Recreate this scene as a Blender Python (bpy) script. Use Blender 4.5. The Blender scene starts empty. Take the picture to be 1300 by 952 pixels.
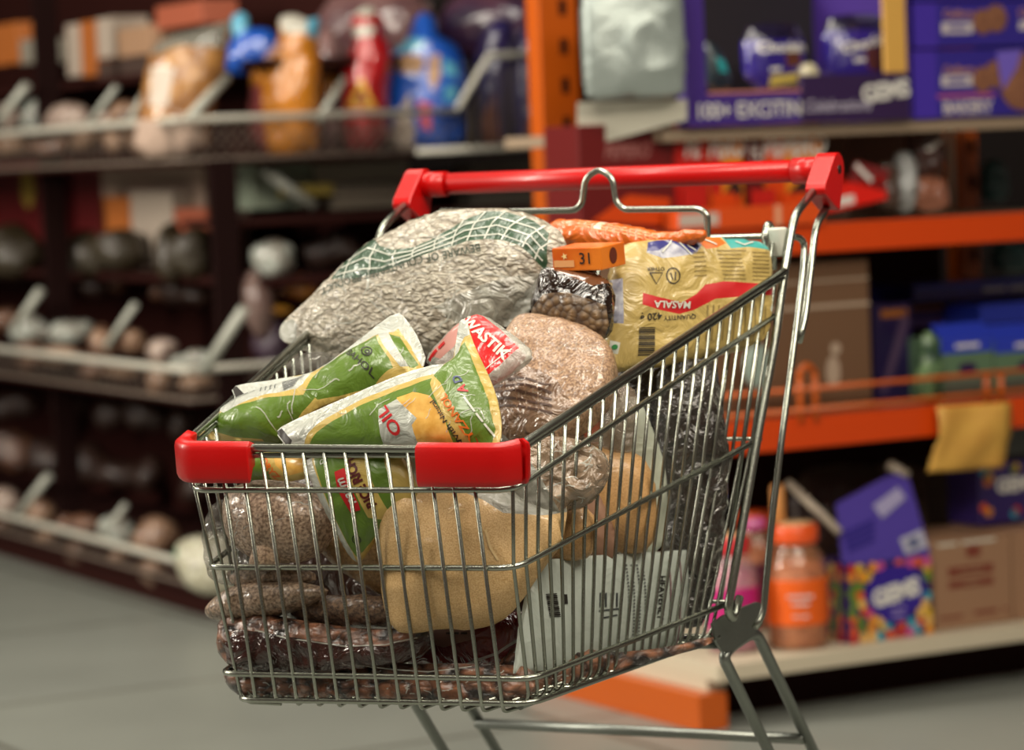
import bpy, bmesh, math, random
import numpy as np
from mathutils import Vector, Matrix, noise
from mathutils.geometry import delaunay_2d_cdt
random.seed(7)
sc = bpy.context.scene
COL = sc.collection
# ---------------------------------------------------------------- camera
W, H, FPX = 1300.0, 952.0, 4000.0
PITCH, ROLL, CAMH = .0695, .0414, 1.03
cp, sp = math.cos(PITCH), math.sin(PITCH)
_fw = Vector((0, cp, -sp)); _up = Vector((0, sp, cp)); _rt = Vector((1, 0, 0))
_r = math.cos(ROLL)*_rt - math.sin(ROLL)*_up
_u = math.sin(ROLL)*_rt + math.cos(ROLL)*_up
CAM = Vector((0, 0, CAMH))
cd = bpy.data.cameras.new('camera'); co = bpy.data.objects.new('camera', cd); COL.objects.link(co)
m = Matrix((( _r.x, _u.x, -_fw.x, 0), (_r.y, _u.y, -_fw.y, 0), (_r.z, _u.z, -_fw.z, CAMH), (0, 0, 0, 1)))
co.matrix_world = m
cd.sensor_width = 36; cd.sensor_fit = 'HORIZONTAL'; cd.lens = FPX/W*36
cd.dof.use_dof = True; cd.dof.focus_distance = 3.02; cd.dof.aperture_fstop = 5.2; cd.dof.aperture_blades = 0
cd.clip_start = .1; cd.clip_end = 60
sc.camera = co
sc.view_settings.view_transform = 'Standard'; sc.view_settings.look = 'None'
sc.view_settings.gamma = 1; sc.view_settings.use_curve_mapping = False
sc.view_settings.exposure = 0.0
# ---------------------------------------------------------------- light
wd = bpy.data.worlds.new('world'); sc.world = wd; wd.use_nodes = True
bg = wd.node_tree.nodes['Background']; bg.inputs[0].default_value = (.80, .56, .46, 1); bg.inputs[1].default_value = .13
def area(name, loc, size, power, color, target):
    l = bpy.data.lights.new(name, 'AREA'); l.shape = 'RECTANGLE'; l.size, l.size_y = size; l.energy = power; l.color = color
    o = bpy.data.objects.new(name, l); COL.objects.link(o); o.location = loc
    o.rotation_euler = (Vector(target)-Vector(loc)).to_track_quat('-Z', 'Y').to_euler()
LC = (1, .93, .80)
area('ceiling_tube_cart', (-.9, 2.0, 3.1), (.5, 1.8), 64, LC, (0, 3.1, .7))
area('fill_light_front', (.2, .3, 2.9), (1.8, .5), 15, LC, (0, 3.1, .6))  # unseen fill lamp, added in front to brighten the dim load
area('ceiling_tube_above', (.1, 3.5, 3.0), (1.6, .4), 34, LC, (.1, 3.3, .7))
area('ceiling_tube_cart_right', (1.9, 2.6, 3.0), (.4, 1.6), 18, LC, (0, 3.2, .7))
area('fill_light_rack', (1.4, 1.6, 2.7), (1.8, .5), 75, (1, .90, .74), (.9, 6.0, .6))  # unseen fill lamp, set toward the camera to reach under the shelves
area('fill_light_gondola', (-4.6, 4.4, 2.8), (.6, 2.4), 330, LC, (-1.2, 8.0, .7))  # unseen fill lamp, far out at a low angle to brighten shelved goods
area('ceiling_tube_aisle', (-1.2, 5.2, 3.1), (2.0, .5), 62, LC, (-1.0, 6.8, .0))
# ---------------------------------------------------------------- helpers
def hexc(s):
    s = s.lstrip('#'); out = []
    for i in (0, 2, 4):
        c = int(s[i:i+2], 16)/255
        out.append(c/12.92 if c <= .04045 else ((c+.055)/1.055)**2.4)
    return (*out, 1)
MATS = {}
def mat(name, color, rough=.5, metal=0, coat=0, alpha=1, bump=0, bscale=200, var=0, color2=None, vscale=60, spec=.5, coatbump=0, cbscale=35, kind='noise', distort=0, trans=0, stretch=None, emis=0):
    if name in MATS: return MATS[name]
    mt = bpy.data.materials.new(name); mt.use_nodes = True
    nt = mt.node_tree; b = nt.nodes['Principled BSDF']; L = nt.links.new
    c = hexc(color)
    b.inputs['Base Color'].default_value = c; b.inputs['Roughness'].default_value = rough
    b.inputs['Metallic'].default_value = metal; b.inputs['Coat Weight'].default_value = coat
    b.inputs['Coat Roughness'].default_value = .12
    b.inputs['Specular IOR Level'].default_value = spec; b.inputs['Alpha'].default_value = alpha
    b.inputs['Transmission Weight'].default_value = trans
    tc = nt.nodes.new('ShaderNodeTexCoord'); src = tc.outputs['Object']
    if stretch:
        mp = nt.nodes.new('ShaderNodeMapping'); mp.inputs['Scale'].default_value = stretch; L(src, mp.inputs['Vector']); src = mp.outputs[0]
    if distort:
        nz = nt.nodes.new('ShaderNodeTexNoise'); nz.inputs['Scale'].default_value = distort[0]; nz.inputs['Detail'].default_value = 2; L(src, nz.inputs['Vector'])
        sb = nt.nodes.new('ShaderNodeVectorMath'); sb.operation = 'SCALE'; sb.inputs['Scale'].default_value = distort[1]; L(nz.outputs['Color'], sb.inputs[0])
        ad = nt.nodes.new('ShaderNodeVectorMath'); L(src, ad.inputs[0]); L(sb.outputs[0], ad.inputs[1]); src = ad.outputs[0]
    def tex(scale, kind):
        if kind == 'voronoi':
            t = nt.nodes.new('ShaderNodeTexVoronoi'); t.inputs['Scale'].default_value = scale
            L(src, t.inputs['Vector']); return t.outputs['Distance'], t
        t = nt.nodes.new('ShaderNodeTexNoise'); t.inputs['Scale'].default_value = scale; t.inputs['Detail'].default_value = 3
        L(src, t.inputs['Vector']); return t.outputs['Fac'], t
    if color2:
        f, t = tex(vscale, kind)
        r = nt.nodes.new('ShaderNodeValToRGB')
        r.color_ramp.elements[0].position = .05 if kind == 'voronoi' else .36; r.color_ramp.elements[1].position = .75 if kind == 'voronoi' else .64
        r.color_ramp.elements[0].color = c; r.color_ramp.elements[1].color = hexc(color2)
        L(f, r.inputs[0]); L(r.outputs[0], b.inputs['Base Color'])
    if bump:
        f, t = tex(bscale, kind)
        bn = nt.nodes.new('ShaderNodeBump'); bn.inputs['Strength'].default_value = bump; bn.inputs['Distance'].default_value = .004
        bn.invert = (kind == 'voronoi'); L(f, bn.inputs['Height']); L(bn.outputs[0], b.inputs['Normal'])
    if coatbump:
        t = nt.nodes.new('ShaderNodeTexNoise'); t.inputs['Scale'].default_value = cbscale; t.inputs['Detail'].default_value = 4; t.inputs['Distortion'].default_value = 1.2
        L(src, t.inputs['Vector'])
        bn = nt.nodes.new('ShaderNodeBump'); bn.inputs['Strength'].default_value = coatbump; bn.inputs['Distance'].default_value = .012
        L(t.outputs['Fac'], bn.inputs['Height']); L(bn.outputs[0], b.inputs['Coat Normal'])
        if not bump: L(bn.outputs[0], b.inputs['Normal'])
    if emis:
        b.inputs['Emission Color'].default_value = c; b.inputs['Emission Strength'].default_value = emis
    MATS[name] = mt; return mt
def tag(o, label=None, cat=None, group=None, kind=None):
    if label: o['label'] = label
    if cat: o['category'] = cat
    if group: o['group'] = group
    if kind: o['kind'] = kind
    return o
def empty(name, label, cat, loc=(0, 0, 0), group=None, M=None):
    o = bpy.data.objects.new(name, None); COL.objects.link(o); o.empty_display_size = .05
    if M is not None: o.matrix_world = M
    else: o.location = loc
    return tag(o, label, cat, group)
def mkobj(name, me, mats, parent=None, M=None, smooth=False):
    """mesh given in world space unless M; parent's world matrix is known in parent['_']"""
    for mm in mats: me.materials.append(mm)
    if smooth:
        for p in me.polygons: p.use_smooth = True
    o = bpy.data.objects.new(name, me); COL.objects.link(o)
    if parent is not None:
        o.parent = parent; o.matrix_parent_inverse = PW[parent.name].inverted()
    o.matrix_world = M if M is not None else Matrix.Identity(4)
    if M is not None and parent is None: o.matrix_world = M
    if M is None:
        # world-space mesh: move the origin to its own middle
        vs = [v.co for v in me.vertices]
        if vs:
            c = Vector(((min(v.x for v in vs)+max(v.x for v in vs))/2, (min(v.y for v in vs)+max(v.y for v in vs))/2, min(v.z for v in vs)))
            me.transform(Matrix.Translation(-c)); M2 = Matrix.Translation(c)
        else: M2 = Matrix.Identity(4)
    else: M2 = M
    if parent is None: o.matrix_world = M2
    else:
        o.matrix_parent_inverse = Matrix.Identity(4)
        o.matrix_basis = PW[parent.name].inverted() @ M2
    PW[o.name] = M2
    return o
PW = {}
def root(name, label, cat, loc, group=None, M=None):
    o = empty(name, label, cat, loc, group, M); PW[o.name] = M.copy() if M is not None else Matrix.Translation(Vector(loc)); return o
def fromb(bm, name='m'):
    me = bpy.data.meshes.new(name); bmesh.ops.recalc_face_normals(bm, faces=bm.faces); bm.to_mesh(me); bm.free(); return me
def fillet(pts, rad, n=5):
    pts = [Vector(p) for p in pts]; out = [pts[0]]
    for i in range(1, len(pts)-1):
        a, b, c = pts[i-1], pts[i], pts[i+1]
        d1 = (a-b); d2 = (c-b); l = min(rad, d1.length*.45, d2.length*.45)
        p0 = b+d1.normalized()*l; p2 = b+d2.normalized()*l
        for k in range(n+1):
            t = k/n; out.append(p0*(1-t)**2 + b*2*t*(1-t) + p2*t*t)
    out.append(pts[-1]); return out
def tube(bm, pts, r, seg=8, rad=0, flat=1.0, closed=False):
    if rad: pts = fillet(pts, rad)
    pts = [Vector(p) for p in pts]
    q = [pts[0]]
    for p in pts[1:]:
        if (p-q[-1]).length > 1e-5: q.append(p)
    pts = q; n = len(pts); rings = []; prev = None
    for i, p in enumerate(pts):
        t = (pts[min(i+1, n-1)]-pts[max(i-1, 0)]).normalized()
        if prev is None:
            a = Vector((0, 0, 1)) if abs(t.z) < .9 else Vector((1, 0, 0)); x = t.cross(a).normalized()
        else: x = (prev-t*prev.dot(t)).normalized()
        prev = x; y = t.cross(x)
        rings.append([bm.verts.new(p+(x*math.cos(2*math.pi*k/seg)+y*math.sin(2*math.pi*k/seg)*flat)*r) for k in range(seg)])
    for i in range(n-1):
        for k in range(seg):
            f = bm.faces.new((rings[i][k], rings[i][(k+1) % seg], rings[i+1][(k+1) % seg], rings[i+1][k])); f.smooth = True
    bm.faces.new(rings[0][::-1]); bm.faces.new(rings[-1])
def tubes(name, lists, r, mt, parent, rad=0, seg=8):
    bm = bmesh.new()
    for l in lists: tube(bm, l, r, seg, rad)
    return mkobj(name, fromb(bm), [mt], parent)
def boxm(bm, O, U, V, N, mi=0):
    """box with corner O and edge vectors"""
    vs = [bm.verts.new(O+U*a+V*b+N*c) for c in (0, 1) for b in (0, 1) for a in (0, 1)]
    for f in ((0, 1, 3, 2), (4, 6, 7, 5), (0, 4, 5, 1), (2, 3, 7, 6), (0, 2, 6, 4), (1, 5, 7, 3)):
        g = bm.faces.new([vs[i] for i in f]); g.material_index = mi
def box(name, O, U, V, N, mt, parent, bevel=.002):
    bm = bmesh.new(); boxm(bm, O, U, V, N)
    if bevel: bmesh.ops.bevel(bm, geom=bm.edges[:], offset=bevel, segments=2, affect='EDGES', profile=.6)
    return mkobj(name, fromb(bm), [mt], parent)
def hull(name, pts, mt, parent, bevel=0, smooth=False):
    bm = bmesh.new()
    for p in pts: bm.verts.new(p)
    r = bmesh.ops.convex_hull(bm, input=bm.verts)
    bmesh.ops.delete(bm, geom=[v for v in bm.verts if not v.link_faces], context='VERTS')
    bmesh.ops.dissolve_limit(bm, angle_limit=.02, verts=bm.verts[:], edges=bm.edges[:])
    if bevel: bmesh.ops.bevel(bm, geom=bm.edges[:], offset=bevel, segments=3, affect='EDGES', profile=.5)
    return mkobj(name, fromb(bm), [mt], parent, smooth=smooth)
def lathe(name, prof, mt, parent, M, seg=28):
    bm = bmesh.new(); rings = []
    for (r, z) in prof: rings.append([bm.verts.new((r*math.cos(2*math.pi*k/seg), r*math.sin(2*math.pi*k/seg), z)) for k in range(seg)])
    for i in range(len(rings)-1):
        for k in range(seg):
            bm.faces.new((rings[i][k], rings[i][(k+1) % seg], rings[i+1][(k+1) % seg], rings[i+1][k])).smooth = True
    bm.faces.new(rings[0][::-1]); bm.faces.new(rings[-1])
    return mkobj(name, fromb(bm), [mt], parent, M=M)
# rays through photo pixels, measured surfaces
def ray(px, py): return (_fw + _r*((px-W/2)/FPX) + _u*((H/2-py)/FPX))
def hit(px, py, P, N):
    d = ray(px, py); t = (P-CAM).dot(N)/d.dot(N); return CAM+d*t
# cart frame
YAW, OX, OY = .461, -.1648, 2.9816
cX = Vector((math.cos(YAW), -math.sin(YAW), 0)); cY = Vector((math.sin(YAW), math.cos(YAW), 0)); cZ = Vector((0, 0, 1))
CO = Vector((OX, OY, 0))
def C(x, y, z): return CO+cX*x+cY*y+cZ*z
def Cinv(p): d = p-CO; return Vector((d.dot(cX), d.dot(cY), d.z))
def cdir(n): return (cX*n[0]+cY*n[1]+cZ*n[2]).normalized()
def onY(px, py, y): return Cinv(hit(px, py, C(0, y, 0), cY))
def onX(px, py, x, k=0):   # plane X = x + k*Y
    return Cinv(hit(px, py, C(x, 0, 0), (cX-cY*k).normalized()))
# ---------------------------------------------------------------- draped pouches
def inside(p, poly):
    x, y = p; c = False; j = len(poly)-1
    for i in range(len(poly)):
        xi, yi = poly[i]; xj, yj = poly[j]
        if (yi > y) != (yj > y) and x < (xj-xi)*(y-yi)/(yj-yi)+xi: c = not c
        j = i
    return c
def chaikin(poly, n=2):
    for _ in range(n):
        q = []
        for i in range(len(poly)):
            a, b = poly[i], poly[(i+1) % len(poly)]
            q += [(a[0]*.75+b[0]*.25, a[1]*.75+b[1]*.25), (a[0]*.25+b[0]*.75, a[1]*.25+b[1]*.75)]
        poly = q
    return poly
class Surf:
    """a soft body laid out on a plane; coordinates in photo pixels, turned to metres on that plane"""
    def __init__(s, P0, N, hint=Vector((0, 0, 1))):
        s.P0, s.N = P0, N.normalized()
        s.V = (hint-s.N*hint.dot(s.N)).normalized(); s.U = s.V.cross(s.N)
        s.M = Matrix(((s.U.x, s.V.x, s.N.x, P0.x), (s.U.y, s.V.y, s.N.y, P0.y), (s.U.z, s.V.z, s.N.z, P0.z), (0, 0, 0, 1)))
    def loc(s, p):
        q = hit(p[0], p[1], s.P0, s.N)-s.P0; return (q.dot(s.U), q.dot(s.V))
    def setup(s, body, T, wr=0, wsc=30, seed=0, power=.5, n=64):
        s.T, s.wr, s.wsc, s.seed = T, wr, wsc, seed
        xs = [p[0] for p in body]; ys = [p[1] for p in body]
        s.x0, s.y0 = min(xs), min(ys); s.g = max(max(xs)-s.x0, max(ys)-s.y0)/n
        nx = int((max(xs)-s.x0)/s.g)+3; ny = int((max(ys)-s.y0)/s.g)+3; s.nx, s.ny = nx, ny
        mk = np.zeros((ny, nx), bool)
        for j in range(ny):
            for i in range(nx):
                mk[j, i] = inside((s.x0+(i-1)*s.g, s.y0+(j-1)*s.g), body)
        mk[0, :] = mk[-1, :] = False; mk[:, 0] = mk[:, -1] = False
        h = np.zeros((ny, nx))
        for _ in range(700):
            q = np.zeros_like(h); q[1:-1, 1:-1] = (h[:-2, 1:-1]+h[2:, 1:-1]+h[1:-1, :-2]+h[1:-1, 2:])/4+1
            h = np.where(mk, q, 0)
        h = (h/max(h.max(), 1e-9))**power
        s.h = h
    def hn(s, u, v):
        fx = (u-s.x0)/s.g+1; fy = (v-s.y0)/s.g+1
        if fx < 0 or fy < 0 or fx >= s.nx-1 or fy >= s.ny-1: return 0
        i, j = int(fx), int(fy); a, b = fx-i, fy-j; h = s.h
        return h[j, i]*(1-a)*(1-b)+h[j, i+1]*a*(1-b)+h[j+1, i]*(1-a)*b+h[j+1, i+1]*a*b
    def z(s, u, v):
        h = s.hn(u, v); w = 0
        if s.wr:
            q = Vector((u*s.wsc, v*s.wsc, s.seed))
            w = s.wr*(noise.noise(q)+.5*(1-abs(noise.noise(q*1.7+Vector((5, 3, 1))))*3)*.8)*(.35+.65*min(1, h*1.5))
        return h*s.T+w
def pouch(name, at, n, outline, T, base, label=None, cat='packet', group=None, body=None, regions=(), wr=.0012, wsc=28, seed=None, back=None, step=None, smoothn=1, parent=None, power=.5, plane='y', hint=None):
    """outline, body and regions in photo pixels; at = (px, py, cart depth) or a world point"""
    nrm = cdir(n) if not isinstance(n, Vector) else n
    if isinstance(at, Vector): P0 = at
    else:
        P0 = hit(at[0], at[1], C(0, at[2], 0), cY) if plane == 'y' else hit(at[0], at[1], C(at[2], 0, 0), cX)
    s = Surf(P0, nrm, hint or Vector((0, 0, 1)))
    if smoothn: outline = chaikin(outline, smoothn)
    ol = [s.loc(p) for p in outline]
    bd = [s.loc(p) for p in (chaikin(body, 2) if body else outline)]
    s.setup(bd, T, wr, wsc, seed if seed is not None else random.random()*50, power)
    size = max(max(p[0] for p in ol)-min(p[0] for p in ol), max(p[1] for p in ol)-min(p[1] for p in ol))
    st = step or size/46
    verts = []; edges = []
    def addloop(lp):
        i0 = len(verts); k = 0
        for i in range(len(lp)):
            a, b = Vector(lp[i]), Vector(lp[(i+1) % len(lp)]); m_ = max(1, int((b-a).length/st))
            for t in range(m_): verts.append(a.lerp(b, t/m_)); k += 1
        for i in range(k): edges.append((i0+i, i0+(i+1) % k))
    addloop(ol); regs = []
    for (rp, mi) in regions:
        q = [s.loc(p) for p in rp]; addloop(q); regs.append((q, mi))
    xs = [p[0] for p in ol]; ys = [p[1] for p in ol]
    x = min(xs)
    row = 0
    y = min(ys)
    while y < max(ys):
        x = min(xs)+(row % 2)*st/2
        while x < max(xs):
            if inside((x, y), ol): verts.append(Vector((x+random.uniform(-.1, .1)*st, y+random.uniform(-.1, .1)*st)))
            x += st
        y += st*.87; row += 1
    vo, eo, fo, _, _, _ = delaunay_2d_cdt(verts, edges, [], 0, 1e-6)
    bm = bmesh.new(); e = .0006; Tb = T if back is None else back
    fr = []; bk = []
    for v in vo:
        zz = s.z(v.x, v.y); h = s.hn(v.x, v.y)
        fr.append(bm.verts.new((v.x, v.y, zz+e))); bk.append(bm.verts.new((v.x, v.y, (-h*Tb+(zz-h*T)*(.2 if h > .1 else 1)-e))))
    cnt = {}
    for f in fo:
        cx = sum(vo[i].x for i in f)/len(f); cy = sum(vo[i].y for i in f)/len(f)
        if not inside((cx, cy), ol): continue
        mi = 0
        for (q, k) in regs:
            if inside((cx, cy), q): mi = k
        try:
            a = bm.faces.new([fr[i] for i in f]); a.material_index = mi; a.smooth = True
            b = bm.faces.new([bk[i] for i in reversed(f)]); b.material_index = mi; b.smooth = True
        except ValueError: continue
        for i in range(len(f)):
            k = (f[i], f[(i+1) % len(f)]); cnt[k] = mi
    for (a, b), mi in list(cnt.items()):
        if (b, a) not in cnt:
            try:
                g = bm.faces.new((fr[b], fr[a], bk[a], bk[b])); g.material_index = mi
            except ValueError: pass
    bmesh.ops.delete(bm, geom=[v for v in bm.verts if not v.link_faces], context='VERTS')
    me = bpy.data.meshes.new(name); bmesh.ops.recalc_face_normals(bm, faces=bm.faces); bm.to_mesh(me); bm.free()
    mats = base if isinstance(base, (list, tuple)) else [base]
    o = mkobj(name, me, mats, parent, M=s.M)
    if label: tag(o, label, cat, group)
    o_s[o.name] = s
    return o, s
o_s = {}
def drape_mesh(name, tri, parent, s, mt, off):
    """tri: list of verts (px) and faces"""
    bm = bmesh.new(); vv = []
    for p in tri[0]:
        q = s.loc(p); vv.append(bm.verts.new((q[0], q[1], 0)))
    for f in tri[1]:
        if len(set(f)) < 3: continue
        try: bm.faces.new([vv[i] for i in f])
        except ValueError: pass
    for _ in range(2):
        le = [e for e in bm.edges if e.calc_length() > .006]
        if le: bmesh.ops.subdivide_edges(bm, edges=le, cuts=1)
    bmesh.ops.triangulate(bm, faces=bm.faces)
    for v in bm.verts: v.co.z = s.z(v.co.x, v.co.y)+off+.0006
    me = bpy.data.meshes.new(name); bm.to_mesh(me); bm.free()
    for p in me.polygons:
        if p.normal.z < 0: p.flip()
    return mkobj(name, me, [mt], parent, M=s.M)
def textmesh(txt, bold=0.0, shear=0.0, spacing=1.0):
    if txt[0] == '#':          # print too blurred to read: a row of word-length bars
        V, F = [], []; x = 0; ws_ = [int(q) for q in txt[1:].split(',')]; tot = sum(ws_)*.5+.3*(len(ws_)-1)
        for n_ in ws_:
            i0 = len(V); w2_ = n_*.5; V += [(x-tot/2, -.17), (x-tot/2+w2_, -.17), (x-tot/2+w2_, .2), (x-tot/2, .2)]; F.append((i0, i0+1, i0+2, i0+3)); x += w2_+.3
        return V, F
    cu = bpy.data.curves.new('t', 'FONT'); cu.body = txt; cu.align_x = 'CENTER'; cu.align_y = 'CENTER'
    cu.offset = bold; cu.shear = shear; cu.resolution_u = 3; cu.space_character = spacing
    o = bpy.data.objects.new('t', cu); COL.objects.link(o)
    dg = bpy.context.evaluated_depsgraph_get(); me = bpy.data.meshes.new_from_object(o.evaluated_get(dg))
    V = [(v.co.x, v.co.y) for v in me.vertices]; F = [tuple(p.vertices) for p in me.polygons]
    bpy.data.objects.remove(o); bpy.data.curves.remove(cu); bpy.data.meshes.remove(me)
    return V, F
def ptext(name, txt, px, py, size, ang, parent, s, mt, bold=.01, sx=1, off=.0009, shear=0, spacing=1.0):
    V, F = textmesh(txt, bold, shear, spacing); a = math.radians(ang); c_, s_ = math.cos(a), math.sin(a); k = size*1.35
    vp = [(px+(x*sx*c_-y*s_)*k, py-(x*sx*s_+y*c_)*k) for x, y in V]
    return drape_mesh(name, (vp, F), parent, s, mt, off)
def pstrips(name, lines, w, parent, s, mt, off=.0008):
    V = []; F = []
    for l in lines:
        ww = w
        if isinstance(l[0], (int, float)): ww = l[0]; l = l[1]
        i0 = len(V)
        for i, p in enumerate(l):
            a = l[max(i-1, 0)]; b = l[min(i+1, len(l)-1)]
            dx, dy = b[0]-a[0], b[1]-a[1]; d = math.hypot(dx, dy) or 1
            V += [(p[0]-dy/d*ww/2, p[1]+dx/d*ww/2), (p[0]+dy/d*ww/2, p[1]-dx/d*ww/2)]
        for i in range(len(l)-1): F.append((i0+2*i, i0+2*i+1, i0+2*i+3, i0+2*i+2))
    return drape_mesh(name, (V, F), parent, s, mt, off)
def ppoly(name, poly, parent, s, mt, off=.0007):
    return drape_mesh(name, (poly, [tuple(range(len(poly)))]), parent, s, mt, off)
def circ(x, y, r, n=16, ry=None): return [(x+r*math.cos(2*math.pi*i/n), y+(ry or r)*math.sin(2*math.pi*i/n)) for i in range(n)]
# ---------------------------------------------------------------- materials
CHROME = mat('chrome_wire', '#a3a69b', .27, 1, bump=.08, bscale=500)
GALV = mat('galvanised_tube', '#8d918b', .42, 1, bump=.1, bscale=300)
RED = mat('red_plastic', '#b60202', .36, coat=.15, spec=.4, bump=.05, bscale=400)
WHITEP = mat('white_plastic', '#c9cbbf', .5)
# ---------------------------------------------------------------- setting
def plane_struct(name, pts, mt):
    bm = bmesh.new(); bm.faces.new([bm.verts.new(p) for p in pts]); o = mkobj(name, fromb(bm), [mt]); tag(o, kind='structure'); return o
FLOOR = bpy.data.materials.new('floor_tiles'); FLOOR.use_nodes = True
def floor_nodes():
    nt = FLOOR.node_tree; L = nt.links.new; b = nt.nodes['Principled BSDF']
    tc = nt.nodes.new('ShaderNodeTexCoord'); mp = nt.nodes.new('ShaderNodeMapping'); mp.inputs['Rotation'].default_value = (0, 0, -.5); mp.inputs['Location'].default_value = (.1, .32, 0)
    L(tc.outputs['Object'], mp.inputs[0])
    br = nt.nodes.new('ShaderNodeTexBrick'); br.offset = 0; br.inputs['Scale'].default_value = 1; br.inputs['Brick Width'].default_value = .9; br.inputs['Row Height'].default_value = .9
    br.inputs['Mortar Size'].default_value = .010; br.inputs['Mortar Smooth'].default_value = .3
    br.inputs['Color1'].default_value = hexc('#8a8d86'); br.inputs['Color2'].default_value = hexc('#858880'); br.inputs['Mortar'].default_value = hexc('#5c5b52')
    L(mp.outputs[0], br.inputs[0])
    nz = nt.nodes.new('ShaderNodeTexNoise'); nz.inputs['Scale'].default_value = 2.5; nz.inputs['Detail'].default_value = 5; L(tc.outputs['Object'], nz.inputs[0])
    mx = nt.nodes.new('ShaderNodeMix'); mx.data_type = 'RGBA'; mx.blend_type = 'MULTIPLY'; mx.inputs[0].default_value = .35
    L(br.outputs['Color'], mx.inputs[6]); L(nz.outputs['Fac'], mx.inputs[7]); L(mx.outputs[2], b.inputs['Base Color'])
    b.inputs['Roughness'].default_value = .38
floor_nodes()
plane_struct('floor', [(-8, -2, 0), (8, -2, 0), (8, 14, 0), (-8, 14, 0)], FLOOR)
plane_struct('wall_back', [(-8, 12.5, 0), (8, 12.5, 0), (8, 12.5, 3.6), (-8, 12.5, 3.6)], mat('dark_wall', '#180a07', .8, bump=.1, bscale=20))
plane_struct('ceiling', [(-8, -2, 3.6), (8, -2, 3.6), (8, 14, 3.6), (-8, 14, 3.6)], mat('ceiling_board', '#6a6258', .9, bump=.1, bscale=15))

# ---------------------------------------------------------------- the trolley
cart = root('shopping_trolley', 'chrome wire shopping trolley with red handle and red front bumpers, piled with groceries', 'shopping trolley', (OX, OY, 0))
def w(p): return C(*p)
WR = .0020; RR = .0030
# front corners measured, rear ends on the side planes
def yf(z): return .055*(.7565-z)/(.25)
K = .135
def corner(px, py, y): return onY(px, py, y)
rails = {}
spec = {'rim': ((228, 568), (652, 571), (996, 344), 0.0), 'rim2': ((231, 578), (652, 578), (994, 352), 0.002), 'r2': ((241, 622), (652, 622), (983, 401), .008),
        'r3': ((262, 720), (655, 721), (965, 557), .028), 'r4': ((279, 855), (675, 862), (930, 764), .05), 'r5': ((300, 888), (674, 893), (912, 808), .056)}
for k, (l, r, re, y) in spec.items():
    R_ = corner(*r, y); L_ = corner(*l, y)
    RE = onX(*re, R_.x-K*y, K); LE = Vector((L_.x-(RE.x-R_.x), RE.y, RE.z+(L_.z-R_.z)*.5))
    rails[k] = (L_, R_, RE, LE)
for k in rails: print('RAIL', k, [tuple(round(c, 3) for c in v) for v in rails[k]])
def loop(k, r, name, closed_rear=True, rad=.02):
    L_, R_, RE, LE = rails[k]; bm = bmesh.new()
    tube(bm, [w(LE), w(L_), w(R_), w(RE)], r, 10, rad)
    if closed_rear: tube(bm, [w(LE), w(RE)], r*.8, 8)
    return mkobj(name, fromb(bm), [CHROME], cart)
loop('rim', .0041, 'rim_tube', False); loop('rim2', .0027, 'rim_wire', False)
loop('r2', RR, 'rail', False); loop('r3', RR, 'rail'); loop('r4', RR, 'rail'); loop('r5', .003, 'floor_frame')
def along(k, a, b, t): return rails[k][a].lerp(rails[k][b], t)
# front wires : 13, measured top and bottom pixels
ws = []; floorpts = []
for i in range(13):
    xt = 285.6+26.5*i-6.6; xb = 324+26.15*i
    a = onY(xt, 574, -.001); b = onY(xb, 884+i*.9, .054); c = onY(xb+2, 893+i*.9, .064)
    ws.append([w(a), w(b), w(c), w(Vector((c.x+(c.x*.12), .12, c.z+.003)))]); floorpts.append(c)
tubes('front_panel_wires', ws, WR, CHROME, cart, rad=.006)
def sidewires(name, mirror):
    out = []; n = 23
    for i in range(n):
        t = (i+.2)/(n-.4)
        if mirror: p = [along(k, 0, 3, t) for k in ('rim2', 'r3', 'r5')]
        else: p = [along(k, 1, 2, t) for k in ('rim2', 'r3', 'r5')]
        sg = -1 if mirror else 1
        q = [p[0]+Vector((-.004*sg, 0, 0)), p[1]+Vector((-.005*sg, 0, 0)), p[2]+Vector((-.004*sg, 0, .006)), p[2]+Vector((-.012*sg, 0, -.003)), p[2]+Vector((-.05*sg, 0, -.003))]
        out.append([w(v) for v in q])
    return tubes(name, out, WR*.92, CHROME, cart, rad=.006)
sidewires('side_panel_wires', False); sidewires('side_panel_wires', True)
# floor grid
out = []
L_, R_, RE, LE = rails['r5']
for i in range(14):
    t = i/13; a = L_.lerp(R_, t); b = LE.lerp(RE, t); out.append([w(a+Vector((0, .01, 0))), w(b)])
for i in range(1, 9):
    t = i/9; out.append([w(L_.lerp(LE, t)), w(R_.lerp(RE, t))])
tubes('floor_grid', out, .0022, CHROME, cart)
# rear flap
out = []
for i in range(15):
    t = (i+.5)/15; a = rails['r4'][3].lerp(rails['r4'][2], t); b = rails['rim'][3].lerp(rails['rim'][2], t)
    out.append([w(a+Vector((0, .004, 0))), w(b+Vector((0, .012, .03)))])
tubes('rear_flap_wires', out, WR, CHROME, cart)
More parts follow.
